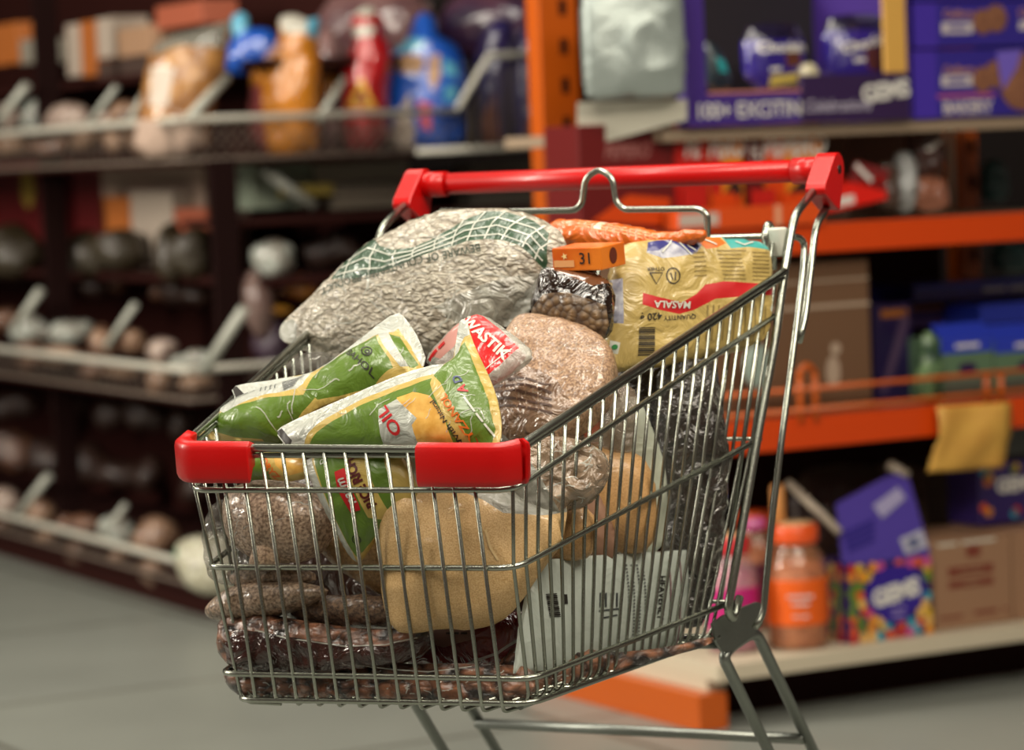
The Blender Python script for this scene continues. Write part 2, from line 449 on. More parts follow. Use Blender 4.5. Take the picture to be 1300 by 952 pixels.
# handle posts (right, measured) and mirrored left
HX = .2514
p1 = [onX(1038, 236, HX), onX(1008, 274, HX), onX(996, 344, .2505), onX(984, 434, .248), onX(965, 537, .241), onX(936, 705, .229), onX(923.5, 777, .222), onX(931, 787, .222), onX(939, 758, .222)]
p2 = [onX(1055, 254, HX+.004), onX(1035.6, 285, HX+.004), onX(1030, 336, HX+.004), onX(1022, 404, HX+.004), onX(1014, 434, HX+.002)]
p3 = [onX(1000, 299, HX-.01), onX(1022, 303, HX-.002), onX(1019, 349, HX), onX(1008, 438, HX), onX(993, 552, .25), onX(980, 658, .244), onX(969, 779, .236), onX(958, 797, .23)]
for sgn in (1, -1):
    mir = lambda P: [C(v.x*sgn, v.y, v.z) for v in P]
    tubes('handle_post', [mir(p1)], .0046, CHROME, cart, rad=.018, seg=12)
    tubes('handle_post', [mir(p2)], .0040, CHROME, cart, rad=.018, seg=12)
    tubes('flap_frame', [mir(p3)], .0037, CHROME, cart, rad=.02, seg=10)
rr = Vector(p3[0])
tubes('flap_top_rail', [[C(-rr.x, rr.y, rr.z), C(rr.x, rr.y, rr.z)]], .0037, CHROME, cart)
# seat loop with the raised bump
sl = [(560, 268), (640, 269), (730, 267), (739, 258), (743, 226), (761, 214), (778, 226), (782, 256), (792, 266), (888, 265), (898, 272), (898, 300), (896, 330)]
sy = rr.y-.03
tubes('seat_frame', [[w(onY(x, y, sy)) for x, y in sl]], .0036, CHROME, cart, rad=.012, seg=10)
# handle bar
hl = onY(540, 233, .655); hr = onY(1050, 217, .655)
hl.x, hr.x = -.2505, .2505
zz = (hl.z+hr.z)/2; hl.z = hr.z = zz
print('HANDLE', hl, hr, p1[0], p2[0])
tubes('handle_bar', [[w(hl), w(hr)]], .0124, RED, cart, seg=20)
for sgn in (1, -1):
    tubes('handle_sleeve', [[C(sgn*.215, hl.y, zz), C(sgn*.252, hl.y, zz)]], .0146, RED, cart, seg=20)
    pts = []
    for xx in (.243, .2665):
        for k in range(14):
            a = 2*math.pi*k/14; pts.append(C(sgn*xx, hl.y+.003+0.0178*math.cos(a), zz+.001+0.0178*math.sin(a)))
        for q, rr_ in ((p1[0].lerp(p1[1], .12), .0085), (p2[0].lerp(p2[1], .12), .008)):
            for k in range(8):
                a = 2*math.pi*k/8; pts.append(C(sgn*xx, q.y+rr_*math.cos(a), q.z+rr_*math.sin(a)))
    cap = hull('handle_cap', pts, RED, cart, bevel=.0016)
    tubes('screw', [[C(sgn*.2655, hl.y+.004, zz), C(sgn*.2675, hl.y+.004, zz)]], .005, mat('dark_screw', '#20100c', .4), cap, seg=10)
# hinges
hg = onX(988, 308, HX-.012)
for sgn in (1, -1):
    hull('hinge', [C(sgn*(hg.x+a), hg.y+b, hg.z+c) for a in (-.012, .006) for b, c in ((-.008, .016), (.016, .016), (.012, -.012), (.0, -.016))], WHITEP, cart, bevel=.003, smooth=True)
    tubes('hinge_loop', [[C(sgn*(hg.x-.012), hg.y-.006, hg.z-.07), C(sgn*(hg.x-.012), hg.y-.006, hg.z+.01), C(sgn*(hg.x-.012), hg.y+.004, hg.z+.022), C(sgn*(hg.x-.012), hg.y+.016, hg.z+.01), C(sgn*(hg.x-.012), hg.y+.012, hg.z-.03)]], .0045, CHROME, cart, rad=.008)
# bumpers
def bumper(cx, cy, sx):
    """corner bumper hugging the rim: a thick wrapped band"""
    Lr = rails['rim']; z0 = Lr[0].z if sx < 0 else Lr[1].z
    c = Lr[0] if sx < 0 else Lr[1]; rearv = (Lr[3]-Lr[0]).normalized() if sx < 0 else (Lr[2]-Lr[1]).normalized()
    inner = .083 if sx < 0 else .098; slen = .032 if sx < 0 else .012
    path = [c+Vector((-sx*inner, 0, 0)), c+Vector((-sx*inner*.4, 0, 0)), c+Vector((-sx*.012, 0, 0)), c+Vector((0, .0, 0))+rearv*.012, c+rearv*slen*.6, c+rearv*slen]
    path = fillet(path, .018, 4); bm = bmesh.new(); rings = []
    for i, p in enumerate(path):
        t = (path[min(i+1, len(path)-1)]-path[max(i-1, 0)]); t.z = 0; t.normalize(); nrm = Vector((t.y, -t.x, 0))
        if sx < 0: nrm = nrm
        if nrm.dot(Vector((sx*.5, -1, 0))) < 0: nrm = -nrm
        e = min(i, len(path)-1-i); k = .6 if e == 0 else (.92 if e == 1 else 1)
        top, bot = .006, -.0345
        prof = [(-.006, top*k), (.004, top+.001), (.0095, top-.003), (.0105, top-.008), (.0095, bot+.006), (.007, bot), (.0, bot*k+.001), (-.004, bot*k+.003)]
        rings.append([bm.verts.new(C(*(p+nrm*a+Vector((0, .0, b))))) for a, b in prof])
    for i in range(len(rings)-1):
        n = len(rings[i])
        for k in range(n): bm.faces.new((rings[i][k], rings[i][(k+1) % n], rings[i+1][(k+1) % n], rings[i+1][k]))
    bm.faces.new(rings[0]); bm.faces.new(rings[-1][::-1])
    o = mkobj('bumper', fromb(bm), [RED], cart, smooth=True)
    md = o.modifiers.new('b', 'BEVEL'); md.width = .002; md.segments = 2; md.limit_method = 'ANGLE'; md.angle_limit = .6
bumper(0, 0, -1); bumper(0, 0, 1)
# chassis
XC = .205
plate = [(905, 792), (918, 782), (940, 772), (962, 764), (969, 768), (968, 792), (957, 806), (930, 826), (918, 828), (910, 815)]
c1 = [onX(918, 834, XC), onX(975, 952, XC)]; c2 = [onX(961, 805, XC), onX(1026, 940, XC)]
def ext(a, b, z):
    t = (z-a.z)/(b.z-a.z); return a.lerp(b, t)
F1 = ext(*c1, .19); F2 = ext(*c2, .19)
print('CHASSIS', c1, c2, F1, F2)
for sgn in (1, -1):
    mir = lambda P: [C(v.x*sgn, v.y, v.z) for v in P]
    bm = bmesh.new()
    A = [Vector(mir([onX(x, y, XC+.006)])[0]) for x, y in plate]; B = [a-cX*.003 for a in A]
    va = [bm.verts.new(p) for p in A]; vb = [bm.verts.new(p) for p in B]
    bm.faces.new(va); bm.faces.new(vb[::-1])
    for i in range(len(va)): bm.faces.new((va[i], va[(i+1) % len(va)], vb[(i+1) % len(va)], vb[i]))
    mkobj('bracket_plate', fromb(bm), [GALV], cart)
    tubes('chassis_leg', [mir([F1, c1[0], onX(928, 821, XC), onX(950, 806, XC), c2[0], F2])], .0062, GALV, cart, rad=.012, seg=12)
    Fz = Vector((F1.x, F1.y-.45, .15))
    tubes('bottom_rail', [mir([Vector((XC, F2.y+.05, .15)), Vector((F1.x, F1.y, .15)), Fz])], .009, GALV, cart, rad=.02, seg=10)
    for F_ in (F1, F2): tubes('leg_foot', [mir([F_, Vector((F_.x, F_.y, .15))])], .0062, GALV, cart, seg=10)
    for yy in (Fz.y+.02, F2.y+.02):
        Mw = Matrix.Translation(C(sgn*XC, yy, .06)) @ Matrix.Rotation(-YAW, 4, 'Z') @ Matrix.Rotation(math.pi/2, 4, 'Y')
        wh = lathe('wheel', [(.02, -.016), (.052, -.016), (.06, -.01), (.06, .01), (.052, .016), (.02, .016)], mat('black_rubber', '#1c1a18', .6), cart, Mw)
        hull('caster_fork', [C(sgn*XC+a, yy+b, c) for a in (-.022, .022) for b, c in ((-.03, .145), (.03, .145), (-.012, .125), (.012, .125))], GALV, cart, bevel=.002)
        for a in (-.021, .021): tubes('caster_arm', [[C(sgn*XC+a, yy, .13), C(sgn*XC+a, yy, .055)]], .005, GALV, cart)
cl = onX(1021, 938, XC)
tubes('cross_tube', [[C(-cl.x, cl.y, cl.z), C(cl.x, cl.y, cl.z)]], .0062, GALV, cart, seg=12)
# under-basket runner
tubes('basket_runner', [[C(s_*.14, rails['r5'][1].y+.02, rails['r5'][1].z-.006), C(s_*.17, rails['r5'][2].y-.02, rails['r5'][2].z-.006), C(s_*XC, c1[0].y+.01, c1[0].z+.012)] for s_ in (1, -1)], .005, GALV, cart, rad=.03)
# ---------------------------------------------------------------- groceries in the trolley
def grains(name, c1, c2, sc_=420, cb=.55, rough=.55, bump=.35, kind='noise', coat=.7, cbs=30, stretch=None, distort=0):
    return mat(name, c1, rough, coat=coat, color2=c2, vscale=sc_, bump=bump, bscale=sc_, coatbump=cb, cbscale=cbs, kind=kind, stretch=stretch, distort=distort)
CLEAR = mat('clear_film', '#c3c4ba', .16, alpha=.30, coatbump=.6, cbscale=40, coat=.6)
CLEARM = mat('milky_film', '#b9b9ae', .25, alpha=.62, coatbump=.6, cbscale=40, coat=.5)
DCLEAR = mat('dusky_film', '#6a655c', .14, alpha=.42, coatbump=1, cbscale=55, coat=.8)
INK = mat('black_ink', '#1c1712', .5); GREYINK = mat('grey_ink', '#5b5e5c', .5)
GLOSSW = mat('white_film', '#aeb1a8', .35, coat=.4, coatbump=.5, cbscale=45)
SHINE = mat('crease_film', '#e6e6dc', .2, coat=1)
# -- big bag of white puffed grain
PUFF = grains('white_puffs', '#cfc8b8', '#857b6a', 100, cb=.7, bump=1.0, kind='voronoi', stretch=(1, 1.6, 1), cbs=24, rough=.45, distort=(60, .022))
PUFF2 = grains('white_puffs_fine', '#c0b9a8', '#857c6c', 125, cb=.9, bump=.8, kind='voronoi', stretch=(1, 1.6, 1), cbs=22, distort=(60, .022))
GRN = mat('green_print', '#34503a', .4, coat=.8, coatbump=.7, cbscale=30)
o, s = pouch('puffed_grain_bag', (540, 370, .36), (-.05, -.93, .35),
    [(354, 420), (358, 410), (400, 372), (450, 326), (500, 292), (560, 270), (625, 264), (680, 273), (722, 300), (712, 345), (695, 348), (660, 420), (645, 412), (600, 430), (560, 450), (500, 452), (420, 455), (378, 443), (356, 432)],
    .034, [PUFF, GRN, CLEARM, PUFF2, mat('film_over_grain', '#a6a498', .25, coat=1, coatbump=1.0, cbscale=32, color2='#7d796e', vscale=60)], 'large clear bag of white puffed grain with green netted band atop the load', 'grain bag',
    body=[(372, 425), (395, 380), (450, 326), (500, 292), (560, 269), (625, 264), (680, 273), (718, 300), (705, 335), (690, 348), (655, 398), (600, 432), (560, 448), (500, 450), (420, 452), (382, 440)],
    regions=[([(372, 405), (430, 372), (500, 366), (580, 340), (640, 322), (660, 330), (655, 365), (560, 395), (520, 440), (430, 430)], 3),
             ([(430, 360), (452, 331), (480, 309), (486, 310), (497, 321), (515, 327), (545, 326), (572, 312), (600, 290), (626, 274), (650, 274), (685, 285), (703, 300), (700, 335), (694, 345), (684, 330), (672, 320), (655, 315), (635, 314), (612, 318), (575, 330), (540, 345), (500, 358), (462, 364)], 1),
             ([(354, 420), (358, 410), (372, 405), (384, 418), (378, 438), (356, 432)], 2), ([(690, 349), (640, 366), (600, 384), (572, 402), (600, 425), (645, 412), (662, 400)], 4), ([(692, 346), (712, 340), (660, 422), (640, 414), (655, 395)], 2)], wr=.0035, wsc=22, seed=3, back=.05)
WL = mat('white_line', '#c4c6ba', .4, coat=.6)
nets = []
for x0, y0, x1, y1 in ((462, 322, 452, 362), (492, 318, 488, 358), (520, 328, 520, 350), (548, 326, 546, 344), (576, 310, 571, 330), (602, 289, 592, 324), (626, 275, 612, 318), (650, 274, 632, 314), (675, 280, 652, 314), (698, 290, 676, 322), (704, 312, 688, 335)):
    nets.append([(x0, y0), ((x0+x1)/2-2.5, (y0+y1)/2-1), (x1, y1)])
for k in range(3):
    f = (k+.7)/3.3
    up = [(455, 330), (480, 312), (515, 328), (545, 327), (575, 311), (603, 289), (640, 275), (690, 288), (703, 302)]
    lo = [(435, 362), (478, 361), (500, 357), (540, 344), (575, 330), (612, 317), (650, 314), (680, 324), (694, 343)]
    nets.append([(a[0]*(1-f)+b[0]*f, a[1]*(1-f)+b[1]*f) for a, b in zip(up, lo)])
pstrips('net_print', nets, 1.7, o, s, WL)
ptext('lettering', 'BEWARE OF COUNTERFEIT PRODUCT', 524, 350, 11, 193.5, o, s, mat('dark_green_ink', '#2b3a2b', .5), bold=.005, sx=.84)
def creases(parent, s, box_, n, seed, mt=SHINE, w_=1.2, ln=26, ang=-20, sp=35):
    rnd = random.Random(seed); L_ = []
    while len(L_) < n:
        x, y = rnd.uniform(box_[0], box_[2]), rnd.uniform(box_[1], box_[3]); a = math.radians(ang+rnd.uniform(-sp, sp)); l = rnd.uniform(.3, 1)*ln
        pts = [(x, y)]
        for k in range(4):
            a += rnd.uniform(-.6, .6); pts.append((pts[-1][0]+math.cos(a)*l/4, pts[-1][1]+math.sin(a)*l/4))
        u = s.loc(pts[0]); v = s.loc(pts[-1])
        if s.hn(*u) > .1 and s.hn(*v) > .1: L_.append((rnd.uniform(.5, 1)*w_, pts))
    return pstrips('film_crease', L_, w_, parent, s, mt, .0006)
# film folds drawn as flat, pale, translucent strips
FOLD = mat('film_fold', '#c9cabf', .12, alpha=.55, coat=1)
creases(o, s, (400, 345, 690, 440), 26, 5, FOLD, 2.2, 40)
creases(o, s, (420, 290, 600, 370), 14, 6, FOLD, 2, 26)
# -- green oil pouches
GREEN = mat('oil_green', '#547020', .38, coat=.3, coatbump=.35, cbscale=26)
CREAM = mat('oil_cream', '#b59c52', .4, coat=.35, coatbump=.35, cbscale=26)
MAROON = mat('maroon_ink', '#4c0f10', .4); REDI = mat('red_ink', '#b3161a', .4); ORI = mat('orange_ink', '#c8641c', .4)
PAPAD = mat('golden_print', '#c9943a', .4, coat=.7, color2='#dcae58', vscale=90)
o, s = pouch('oil_pouch', (400, 495, .12), (-.1, -.75, .66),
    [(248, 547), (256, 538), (290, 512), (300, 508), (293, 492), (320, 486), (380, 478), (405, 470), (432, 450), (470, 420), (505, 396), (516, 405), (532, 430), (543, 462), (520, 482), (480, 505), (430, 520), (370, 548), (350, 560), (258, 560)],
    .026, [CREAM, GLOSSW, GREEN, INK], 'green and cream oil pouch leaning to the left front bumper, its white seam turned up', 'oil pouch', 'green oil pouches',
    body=[(252, 548), (290, 520), (330, 500), (400, 486), (440, 460), (500, 420), (520, 440), (535, 462), (480, 505), (370, 548), (350, 560), (258, 558)],
    regions=[([(293, 492), (320, 486), (380, 478), (405, 470), (432, 450), (470, 420), (505, 396), (516, 405), (532, 430), (543, 462), (536, 466), (522, 440), (506, 418), (492, 428), (464, 449), (444, 467), (428, 481), (402, 490), (350, 500), (304, 510), (298, 508)], 1),
             ([(262, 553), (263, 545), (300, 535), (345, 524), (400, 519), (408, 508), (425, 497), (440, 500), (400, 530), (356, 560), (300, 558)], 2),
             ([(404, 512), (412, 497), (428, 480), (447, 465), (478, 447), (487, 438), (494, 452), (506, 470), (508, 478), (480, 500), (440, 515), (415, 522)], 2),
             ([(280, 530), (308, 512), (350, 497), (400, 489), (408, 490), (400, 506), (392, 512), (340, 521), (296, 538)], 1),
             ([(486, 430), (495, 424), (526, 468), (515, 474), (500, 455)], 1), ([(502, 434), (510, 430), (532, 464), (523, 470)], 2),
             ([(295, 492), (301, 491), (313, 503), (308, 513), (301, 509)], 3)], wr=.0025, wsc=26, seed=11)
ptext('lettering', 'BAHOL', 472, 478, 9, -40, o, s, INK, bold=.01); pstrips('ring_print', [circ(482, 466, 6)+[(488, 466)], circ(483, 467, 2.4)+[(485.4, 467)]], 1.5, o, s, INK)
pstrips('small_print', [(1.6, [(370+i*1.0, 497+i*3.1), (398-i*2, 492+i*3.1)]) for i in range(6)]+[(1.4, [(342+i*6, 503-i*1.5), (345+i*6, 514-i*1.5)]) for i in range(4)]+[(1.3, [(292+i*9, 524-i*3.2), (299+i*9, 521-i*3.2)]) for i in range(5)], 1.4, o, s, GREYINK)
creases(o, s, (300, 440, 520, 545), 14, 2, FOLD, 1.6, 34)
o, s = pouch('oil_pouch', (500, 520, .05), (-.05, -.85, .52),
    [(350, 549), (360, 540), (420, 513), (480, 487), (540, 464), (575, 462), (580, 430), (583, 410), (588, 404), (594, 409), (598, 428), (610, 455), (624, 484), (634, 515), (638, 548), (632, 572), (560, 578), (480, 574), (400, 570), (363, 567)],
    .026, [CREAM, GLOSSW, GREEN, INK, PAPAD, CLEARM], 'green oil pouch with pointed corner up and cream lettered stripe along the front rim', 'oil pouch', 'green oil pouches',
    body=[(358, 552), (420, 522), (480, 495), (540, 472), (578, 468), (590, 425), (602, 450), (618, 484), (628, 515), (632, 560), (560, 574), (480, 571), (400, 568), (368, 564)],
    regions=[([(350, 549), (360, 540), (420, 513), (480, 487), (540, 464), (575, 462), (570, 486), (548, 492), (484, 514), (424, 541), (399, 556), (386, 569), (363, 567)], 1),
             ([(351, 549), (358, 544), (374, 562), (366, 568)], 3),
             ([(576, 462), (580, 430), (583, 410), (588, 404), (594, 409), (597, 425), (590, 428), (583, 445), (580, 465)], 1),
             ([(396, 568), (410, 557), (434, 545), (484, 522), (548, 500), (563, 494), (562, 502), (566, 515), (590, 572), (480, 572), (400, 569)], 2),
             ([(584, 448), (592, 436), (602, 455), (614, 484), (625, 512), (630, 545), (624, 568), (604, 572), (590, 532), (574, 500), (564, 490), (572, 476)], 2),
             ([(520, 520), (540, 513), (562, 518), (578, 540), (582, 573), (525, 573), (518, 540)], 4),
             ([(496, 534), (520, 522), (530, 532), (544, 545), (536, 552), (538, 574), (492, 573)], 1)], wr=.0022, wsc=24, seed=21)
ptext('lettering', 'OIL', 509, 547, 16, 122, o, s, REDI, bold=.02); ptext('lettering', 'RYZANOL', 594, 543, 10, 121, o, s, ORI, bold=.02)
ptext('lettering', 'With Natural', 578, 546, 7, 121, o, s, INK); ptext('lettering', 'A', 600, 506, 11, 118, o, s, REDI, bold=.03); ptext('lettering', 'D', 594, 494, 10, 118, o, s, mat('blue_ink', '#22305e', .4), bold=.03)
ptext('lettering', '#4,3,6', 616, 536, 5, 125, o, s, WL); creases(o, s, (400, 480, 630, 570), 16, 9, FOLD, 1.6, 40)
o, s = pouch('oil_pouch', (450, 640, .046), (0, -1, .06),
    [(384, 576), (505, 572), (528, 610), (532, 640), (500, 655), (480, 680), (466, 702), (455, 716), (444, 706), (418, 655), (396, 612)],
    .016, [CREAM, GLOSSW, GREEN], 'green oil pouch standing corner down behind the front wires, maroon lettering on a cream stripe', 'oil pouch', 'green oil pouches',
    regions=[([(384, 576), (396, 576), (410, 606), (452, 700), (455, 714), (444, 706), (418, 655), (396, 612)], 1),
             ([(400, 576), (440, 576), (476, 656), (496, 660), (480, 680), (464, 700), (456, 706), (448, 690), (418, 620)], 2), ([(468, 576), (490, 576), (500, 600), (508, 640), (500, 648), (480, 606)], 2)], wr=.001, seed=31)
ptext('lettering', 'RICE RICH', 467, 612, 12, 119, o, s, MAROON, bold=.045, sx=.92)
ppoly('red_flash', [(434, 598), (446, 593), (466, 638), (468, 646), (456, 650), (440, 622)], o, s, REDI); ptext('lettering', 'naym', 451, 623, 13, 119, o, s, GLOSSW, bold=.02, off=.0018, shear=.2)
pstrips('ring_print', [circ(460, 684, 5)+[(465, 684)]], 1.2, o, s, INK); ptext('mark', 'D', 416, 585, 7, 119, o, s, WL)
o, s = pouch('oil_pouch', (335, 592, .05), (0, -1, .1), [(276, 574), (384, 574), (394, 598), (380, 612), (335, 608), (300, 612), (280, 600)], .012, [CREAM, GREEN, PAPAD],
    'olive oil pouch corner with orange lettering, just behind the wires right of the left bumper', 'oil pouch', 'green oil pouches', regions=[([(276, 574), (334, 574), (350, 600), (345, 612), (300, 612), (280, 600)], 1), ([(352, 574), (384, 574), (392, 598), (372, 604), (358, 590)], 2)], wr=.001, seed=33)
ptext('lettering', 'ORYZ', 350, 595, 9, -55, o, s, ORI, bold=.03)
# -- red labelled packet
REDL = mat('red_label', '#cf1417', .3, coat=.8, coatbump=.3)
o, s = pouch('flour_packet', (610, 445, .175), (-.1, -.8, .6), [(538, 458), (560, 436), (588, 408), (612, 398), (650, 424), (682, 450), (655, 470), (622, 492), (590, 486), (555, 470)],
    .014, [CLEARM, REDL, mat('pink_film', '#b9837a', .3, coat=.7)], 'clear packet with a bright red label lettered in white, standing behind the pointed oil pouch', 'packet',
    regions=[([(592, 405), (612, 402), (640, 424), (664, 447), (640, 470), (618, 487), (608, 452)], 1), ([(548, 456), (572, 432), (592, 406), (598, 425), (585, 450), (565, 462)], 2)], wr=.0012, seed=41)
ptext('lettering', 'SWASTIK', 620, 434, 15, -41, o, s, WL, bold=.03, sx=.95); ptext('lettering', '#3,2', 560, 452, 8, 40, o, s, REDI)
pstrips('label_line', [[(604, 448), (616, 482), (656, 450)]], 1.4, o, s, WL)
# -- coarse brown grain bag and its lettered front
BROWN = grains('brown_grain', '#a88767', '#745640', 400, cb=.8, cbs=26)
o, s = pouch('grain_bag', (705, 470, .262), (.1, -.75, .6), [(632, 462), (648, 418), (664, 402), (705, 406), (764, 426), (784, 456), (780, 505), (745, 540), (700, 565), (640, 565), (622, 520), (622, 486)],
    .03, [BROWN, mat('brown_printed_film', '#8e735c', .3, coat=.9, color2='#6f5644', vscale=60, coatbump=.9)], 'clear bag of brown broken wheat with faint dark print, against the right hand rim', 'grain bag',
    regions=[([(622, 490), (665, 480), (715, 500), (735, 530), (700, 565), (640, 565), (622, 520)], 1)], wr=.005, wsc=26, seed=51, power=.36)
creases(o, s, (640, 420, 770, 540), 26, 8, mat('faint_fold', '#c9c0b0', .12, alpha=.3, coat=1), 1.5, 26, ang=-35)
for j in range(5): ptext('lettering', '#5,6,4,5,6', 672, 503+j*8, 5, -10, o, s, mat('brown_ink', '#4a3226', .5), bold=.004, sx=.8)
# -- carton with date and lentil bag
ORC = mat('orange_card', '#c4520e', .35, color2='#dd7a22', vscale=22, coat=.4)
DARKC = mat('dark_brown_card', '#5c2313', .5)
P = hit(762, 314, C(0, .305, 0), cY); dU = cdir((.97, -.1, 0)); dN = cdir((.15, .97, .08)); dV = dN.cross(dU)*-1
if dV.z < 0: dV = -dV
dU = (dU-dV*dU.dot(dV)).normalized()
c0 = P-dU*.058-dV*.0235
R1 = root('gift_carton', 'orange carton end printed 31 between the puffed grain bag and the yellow noodle pack', 'carton', c0)
box('sleeve', c0, dU*.058, dV*.0235, dN*.045, ORC, R1, .0012)
def face_text(name, txt, O, U, V, size, mt, parent, bold=.02, sx=1, off=.0008, rot=0, shear=0):
    """flat lettering centred on world point O with unit vectors U, V; size is the capital height in metres"""
    Vt, F = textmesh(txt, bold, shear); N = U.cross(V).normalized(); a = math.radians(rot); k = size*1.42
    bm = bmesh.new(); vv = [bm.verts.new(O+U*((x*sx*math.cos(a)-y*math.sin(a))*k)+V*((x*sx*math.sin(a)+y*math.cos(a))*k)+N*off) for x, y in Vt]
    for f in F:
        try: bm.faces.new([vv[i] for i in f])
        except ValueError: pass
    me = bpy.data.meshes.new(name); bm.to_mesh(me); bm.free(); return mkobj(name, me, [mt], parent)
def face_poly(name, pts, O, U, V, mt, parent, off=.0006):
    N = U.cross(V).normalized(); bm = bmesh.new()
    a = [bm.verts.new(O+U*x+V*y+N*off) for x, y in pts]; bm.faces.new(a)
    me = bpy.data.meshes.new(name); bm.to_mesh(me); bm.free(); return mkobj(name, me, [mt], parent)
face_text('lettering', '31', c0+dU*.040+dV*.012, dU, dV, .0115, INK, R1, bold=.01)
face_poly('pale_strip', [(.002, .004), (.026, .004), (.026, .011), (.002, .011)], c0, dU, dV, mat('peach_ink', '#d99a62', .5), R1)
face_poly('star', [(.015+.004*(1 if k % 2 else .4)*math.cos(k*math.pi/5), .015+.004*(1 if k % 2 else .4)*math.sin(k*math.pi/5)) for k in range(10)], c0, dU, dV, mat('pale_yellow', '#e8c98a', .5), R1)
face_poly('disc', [(.022+.007*math.cos(a/12*6.283), .0125+.0085*math.sin(a/12*6.283)) for a in range(12)], c0+dU*.058, dN, dV, DARKC, R1)
LENT = grains('lentils', '#7d6240', '#3a2717', 120, kind='voronoi', bump=.9, cb=.6)
o, s = pouch('lentil_bag', (735, 385, .315), (.05, -.9, .3), [(690, 336), (755, 346), (780, 360), (778, 415), (768, 432), (730, 424), (690, 412), (672, 396), (682, 360)], .022,
    [mat('dark_film', '#1f140e', .12, coat=1, coatbump=.7, cbscale=30), LENT, mat('brown_film', '#6e452c', .15, coat=1)], 'clear dark bag of small round chickpeas below the orange carton', 'lentil bag',
    regions=[([(676, 398), (700, 380), (730, 378), (775, 392), (776, 415), (768, 432), (730, 424), (690, 412)], 1), ([(690, 337), (755, 347), (778, 360), (760, 368), (720, 352)], 2)], wr=.002, seed=61)
# -- orange packet behind
ORF = mat('orange_film', '#c9601a', .3, coat=.7, coatbump=.7, cbscale=30)
o, s = pouch('snack_packet', (800, 302, .435), (0, -.8, .6), [(696, 281), (740, 284), (800, 290), (850, 299), (896, 290), (898, 303), (860, 312), (820, 322), (760, 325), (700, 312)], .02,
    [ORF, mat('pale_patch', '#c9bfa6', .4, coat=.5)], 'orange foil snack packet behind the carton and the noodle pack', 'packet', regions=[([(768, 290), (776, 290), (771, 305), (762, 304)], 1), ([(712, 284), (736, 292), (728, 306), (716, 296)], 0)], wr=.002, seed=71)
pstrips('small_print', [(1.5, [(744+i*9, 294+i*1.2+j*4), (750+i*9, 295+i*1.2+j*4)]) for i in range(11) for j in range(3) if i != 2], 1.5, o, s, mat('peach_line', '#dc9a66', .5))
# -- yellow noodle pack
YEL = mat('yellow_film', '#b09858', .42, coat=.3, coatbump=.55, cbscale=26)
TEAL = mat('teal_print', '#3f9a94', .4, coat=.6); NAVY = mat('navy_print', '#2a2a6e', .4, coat=.6); PALE = mat('pale_print', '#a6a6ae', .4, coat=.6, color2='#6e6e86', vscale=70)
o, s = pouch('noodle_pack', (875, 385, .435), (.80, -.58, .2), [(766, 462), (765, 440), (772, 400), (774, 350), (782, 312), (832, 304), (900, 302), (974, 308), (977, 330), (976, 400), (968, 440), (850, 464), (782, 474)],
    .022, [YEL, REDI, PALE, NAVY, ORI, TEAL, WL], 'yellow four pack of noodles with red ribbon print, upside down against the right rim', 'noodle pack',
    regions=[([(804, 376), (825, 382), (852, 389), (870, 378), (882, 366), (905, 362), (976, 364), (976, 377), (940, 380), (895, 384), (868, 398), (850, 403), (825, 398), (803, 391)], 1),
             ([(811, 324), (820, 309), (870, 303), (885, 310), (872, 326), (850, 330), (830, 332)], 2), ([(816, 310), (836, 306), (842, 312), (826, 322), (812, 322)], 3), ([(842, 307), (868, 304), (878, 316), (870, 326), (858, 322)], 3),
             ([(872, 303), (908, 303), (913, 312), (900, 318), (886, 320)], 4), ([(910, 303), (950, 305), (972, 310), (974, 320), (940, 317), (918, 319)], 5), ([(774, 356), (782, 356), (782, 414), (769, 412), (773, 380)], 2),
             ([(769, 434), (779, 438), (777, 452), (767, 449)], 6)], wr=.0022, wsc=20, seed=81, power=.33)
BLK = INK
ptext('lettering', 'OTHER', 820, 346, 5, 180, o, s, BLK); pstrips('recycle_mark', [[(812, 351), (828, 351), (820, 365), (812, 351)], circ(841, 355, 8, 18, 10)+[(849, 355)], [(838, 351), (840, 360)], [(844, 350), (843, 361)]], 1.5, o, s, BLK)
ptext('lettering', '420 g', 814, 406, 9, 184, o, s, BLK, bold=.02); ptext('lettering', 'QUANTITY', 850, 407, 6, 183, o, s, BLK); ptext('lettering', 'MASALA', 840, 391, 9, 178, o, s, WL, bold=.02, off=.0012)
pstrips('barcode', [(1.0+(i % 3)*.5, [(800, 420+i*2.6), (820, 420+i*2.6)]) for i in range(14)], 1.4, o, s, BLK)
pstrips('small_print', [(1.1, [(898+(i*37 % 9), 322+i*5.2), (936-(i*23 % 8), 322+i*5.2)]) for i in range(8)]+[(1.1, [(944, 324+i*5), (968, 324+i*5)]) for i in range(8)]+[(1.0, [(868, 325+i*6), (884, 324+i*6)]) for i in range(6)]+[(1.6, [(885+i*7, 392), (885+i*7, 436)]) for i in range(12)], 1.1, o, s, mat('olive_ink', '#7d6a3a', .5))
pstrips('white_swirl', [[(850, 306), (858, 318), (866, 328)], [(858, 304), (864, 316), (872, 322)], [(830, 324), (842, 312), (846, 306)], [(925, 309), (935, 314), (950, 309)], [(885, 306), (900, 314)]], 1.8, o, s, WL)
ppoly('green_dot', circ(773, 443, 3.2), o, s, mat('green_dot', '#1f7a3a', .5))
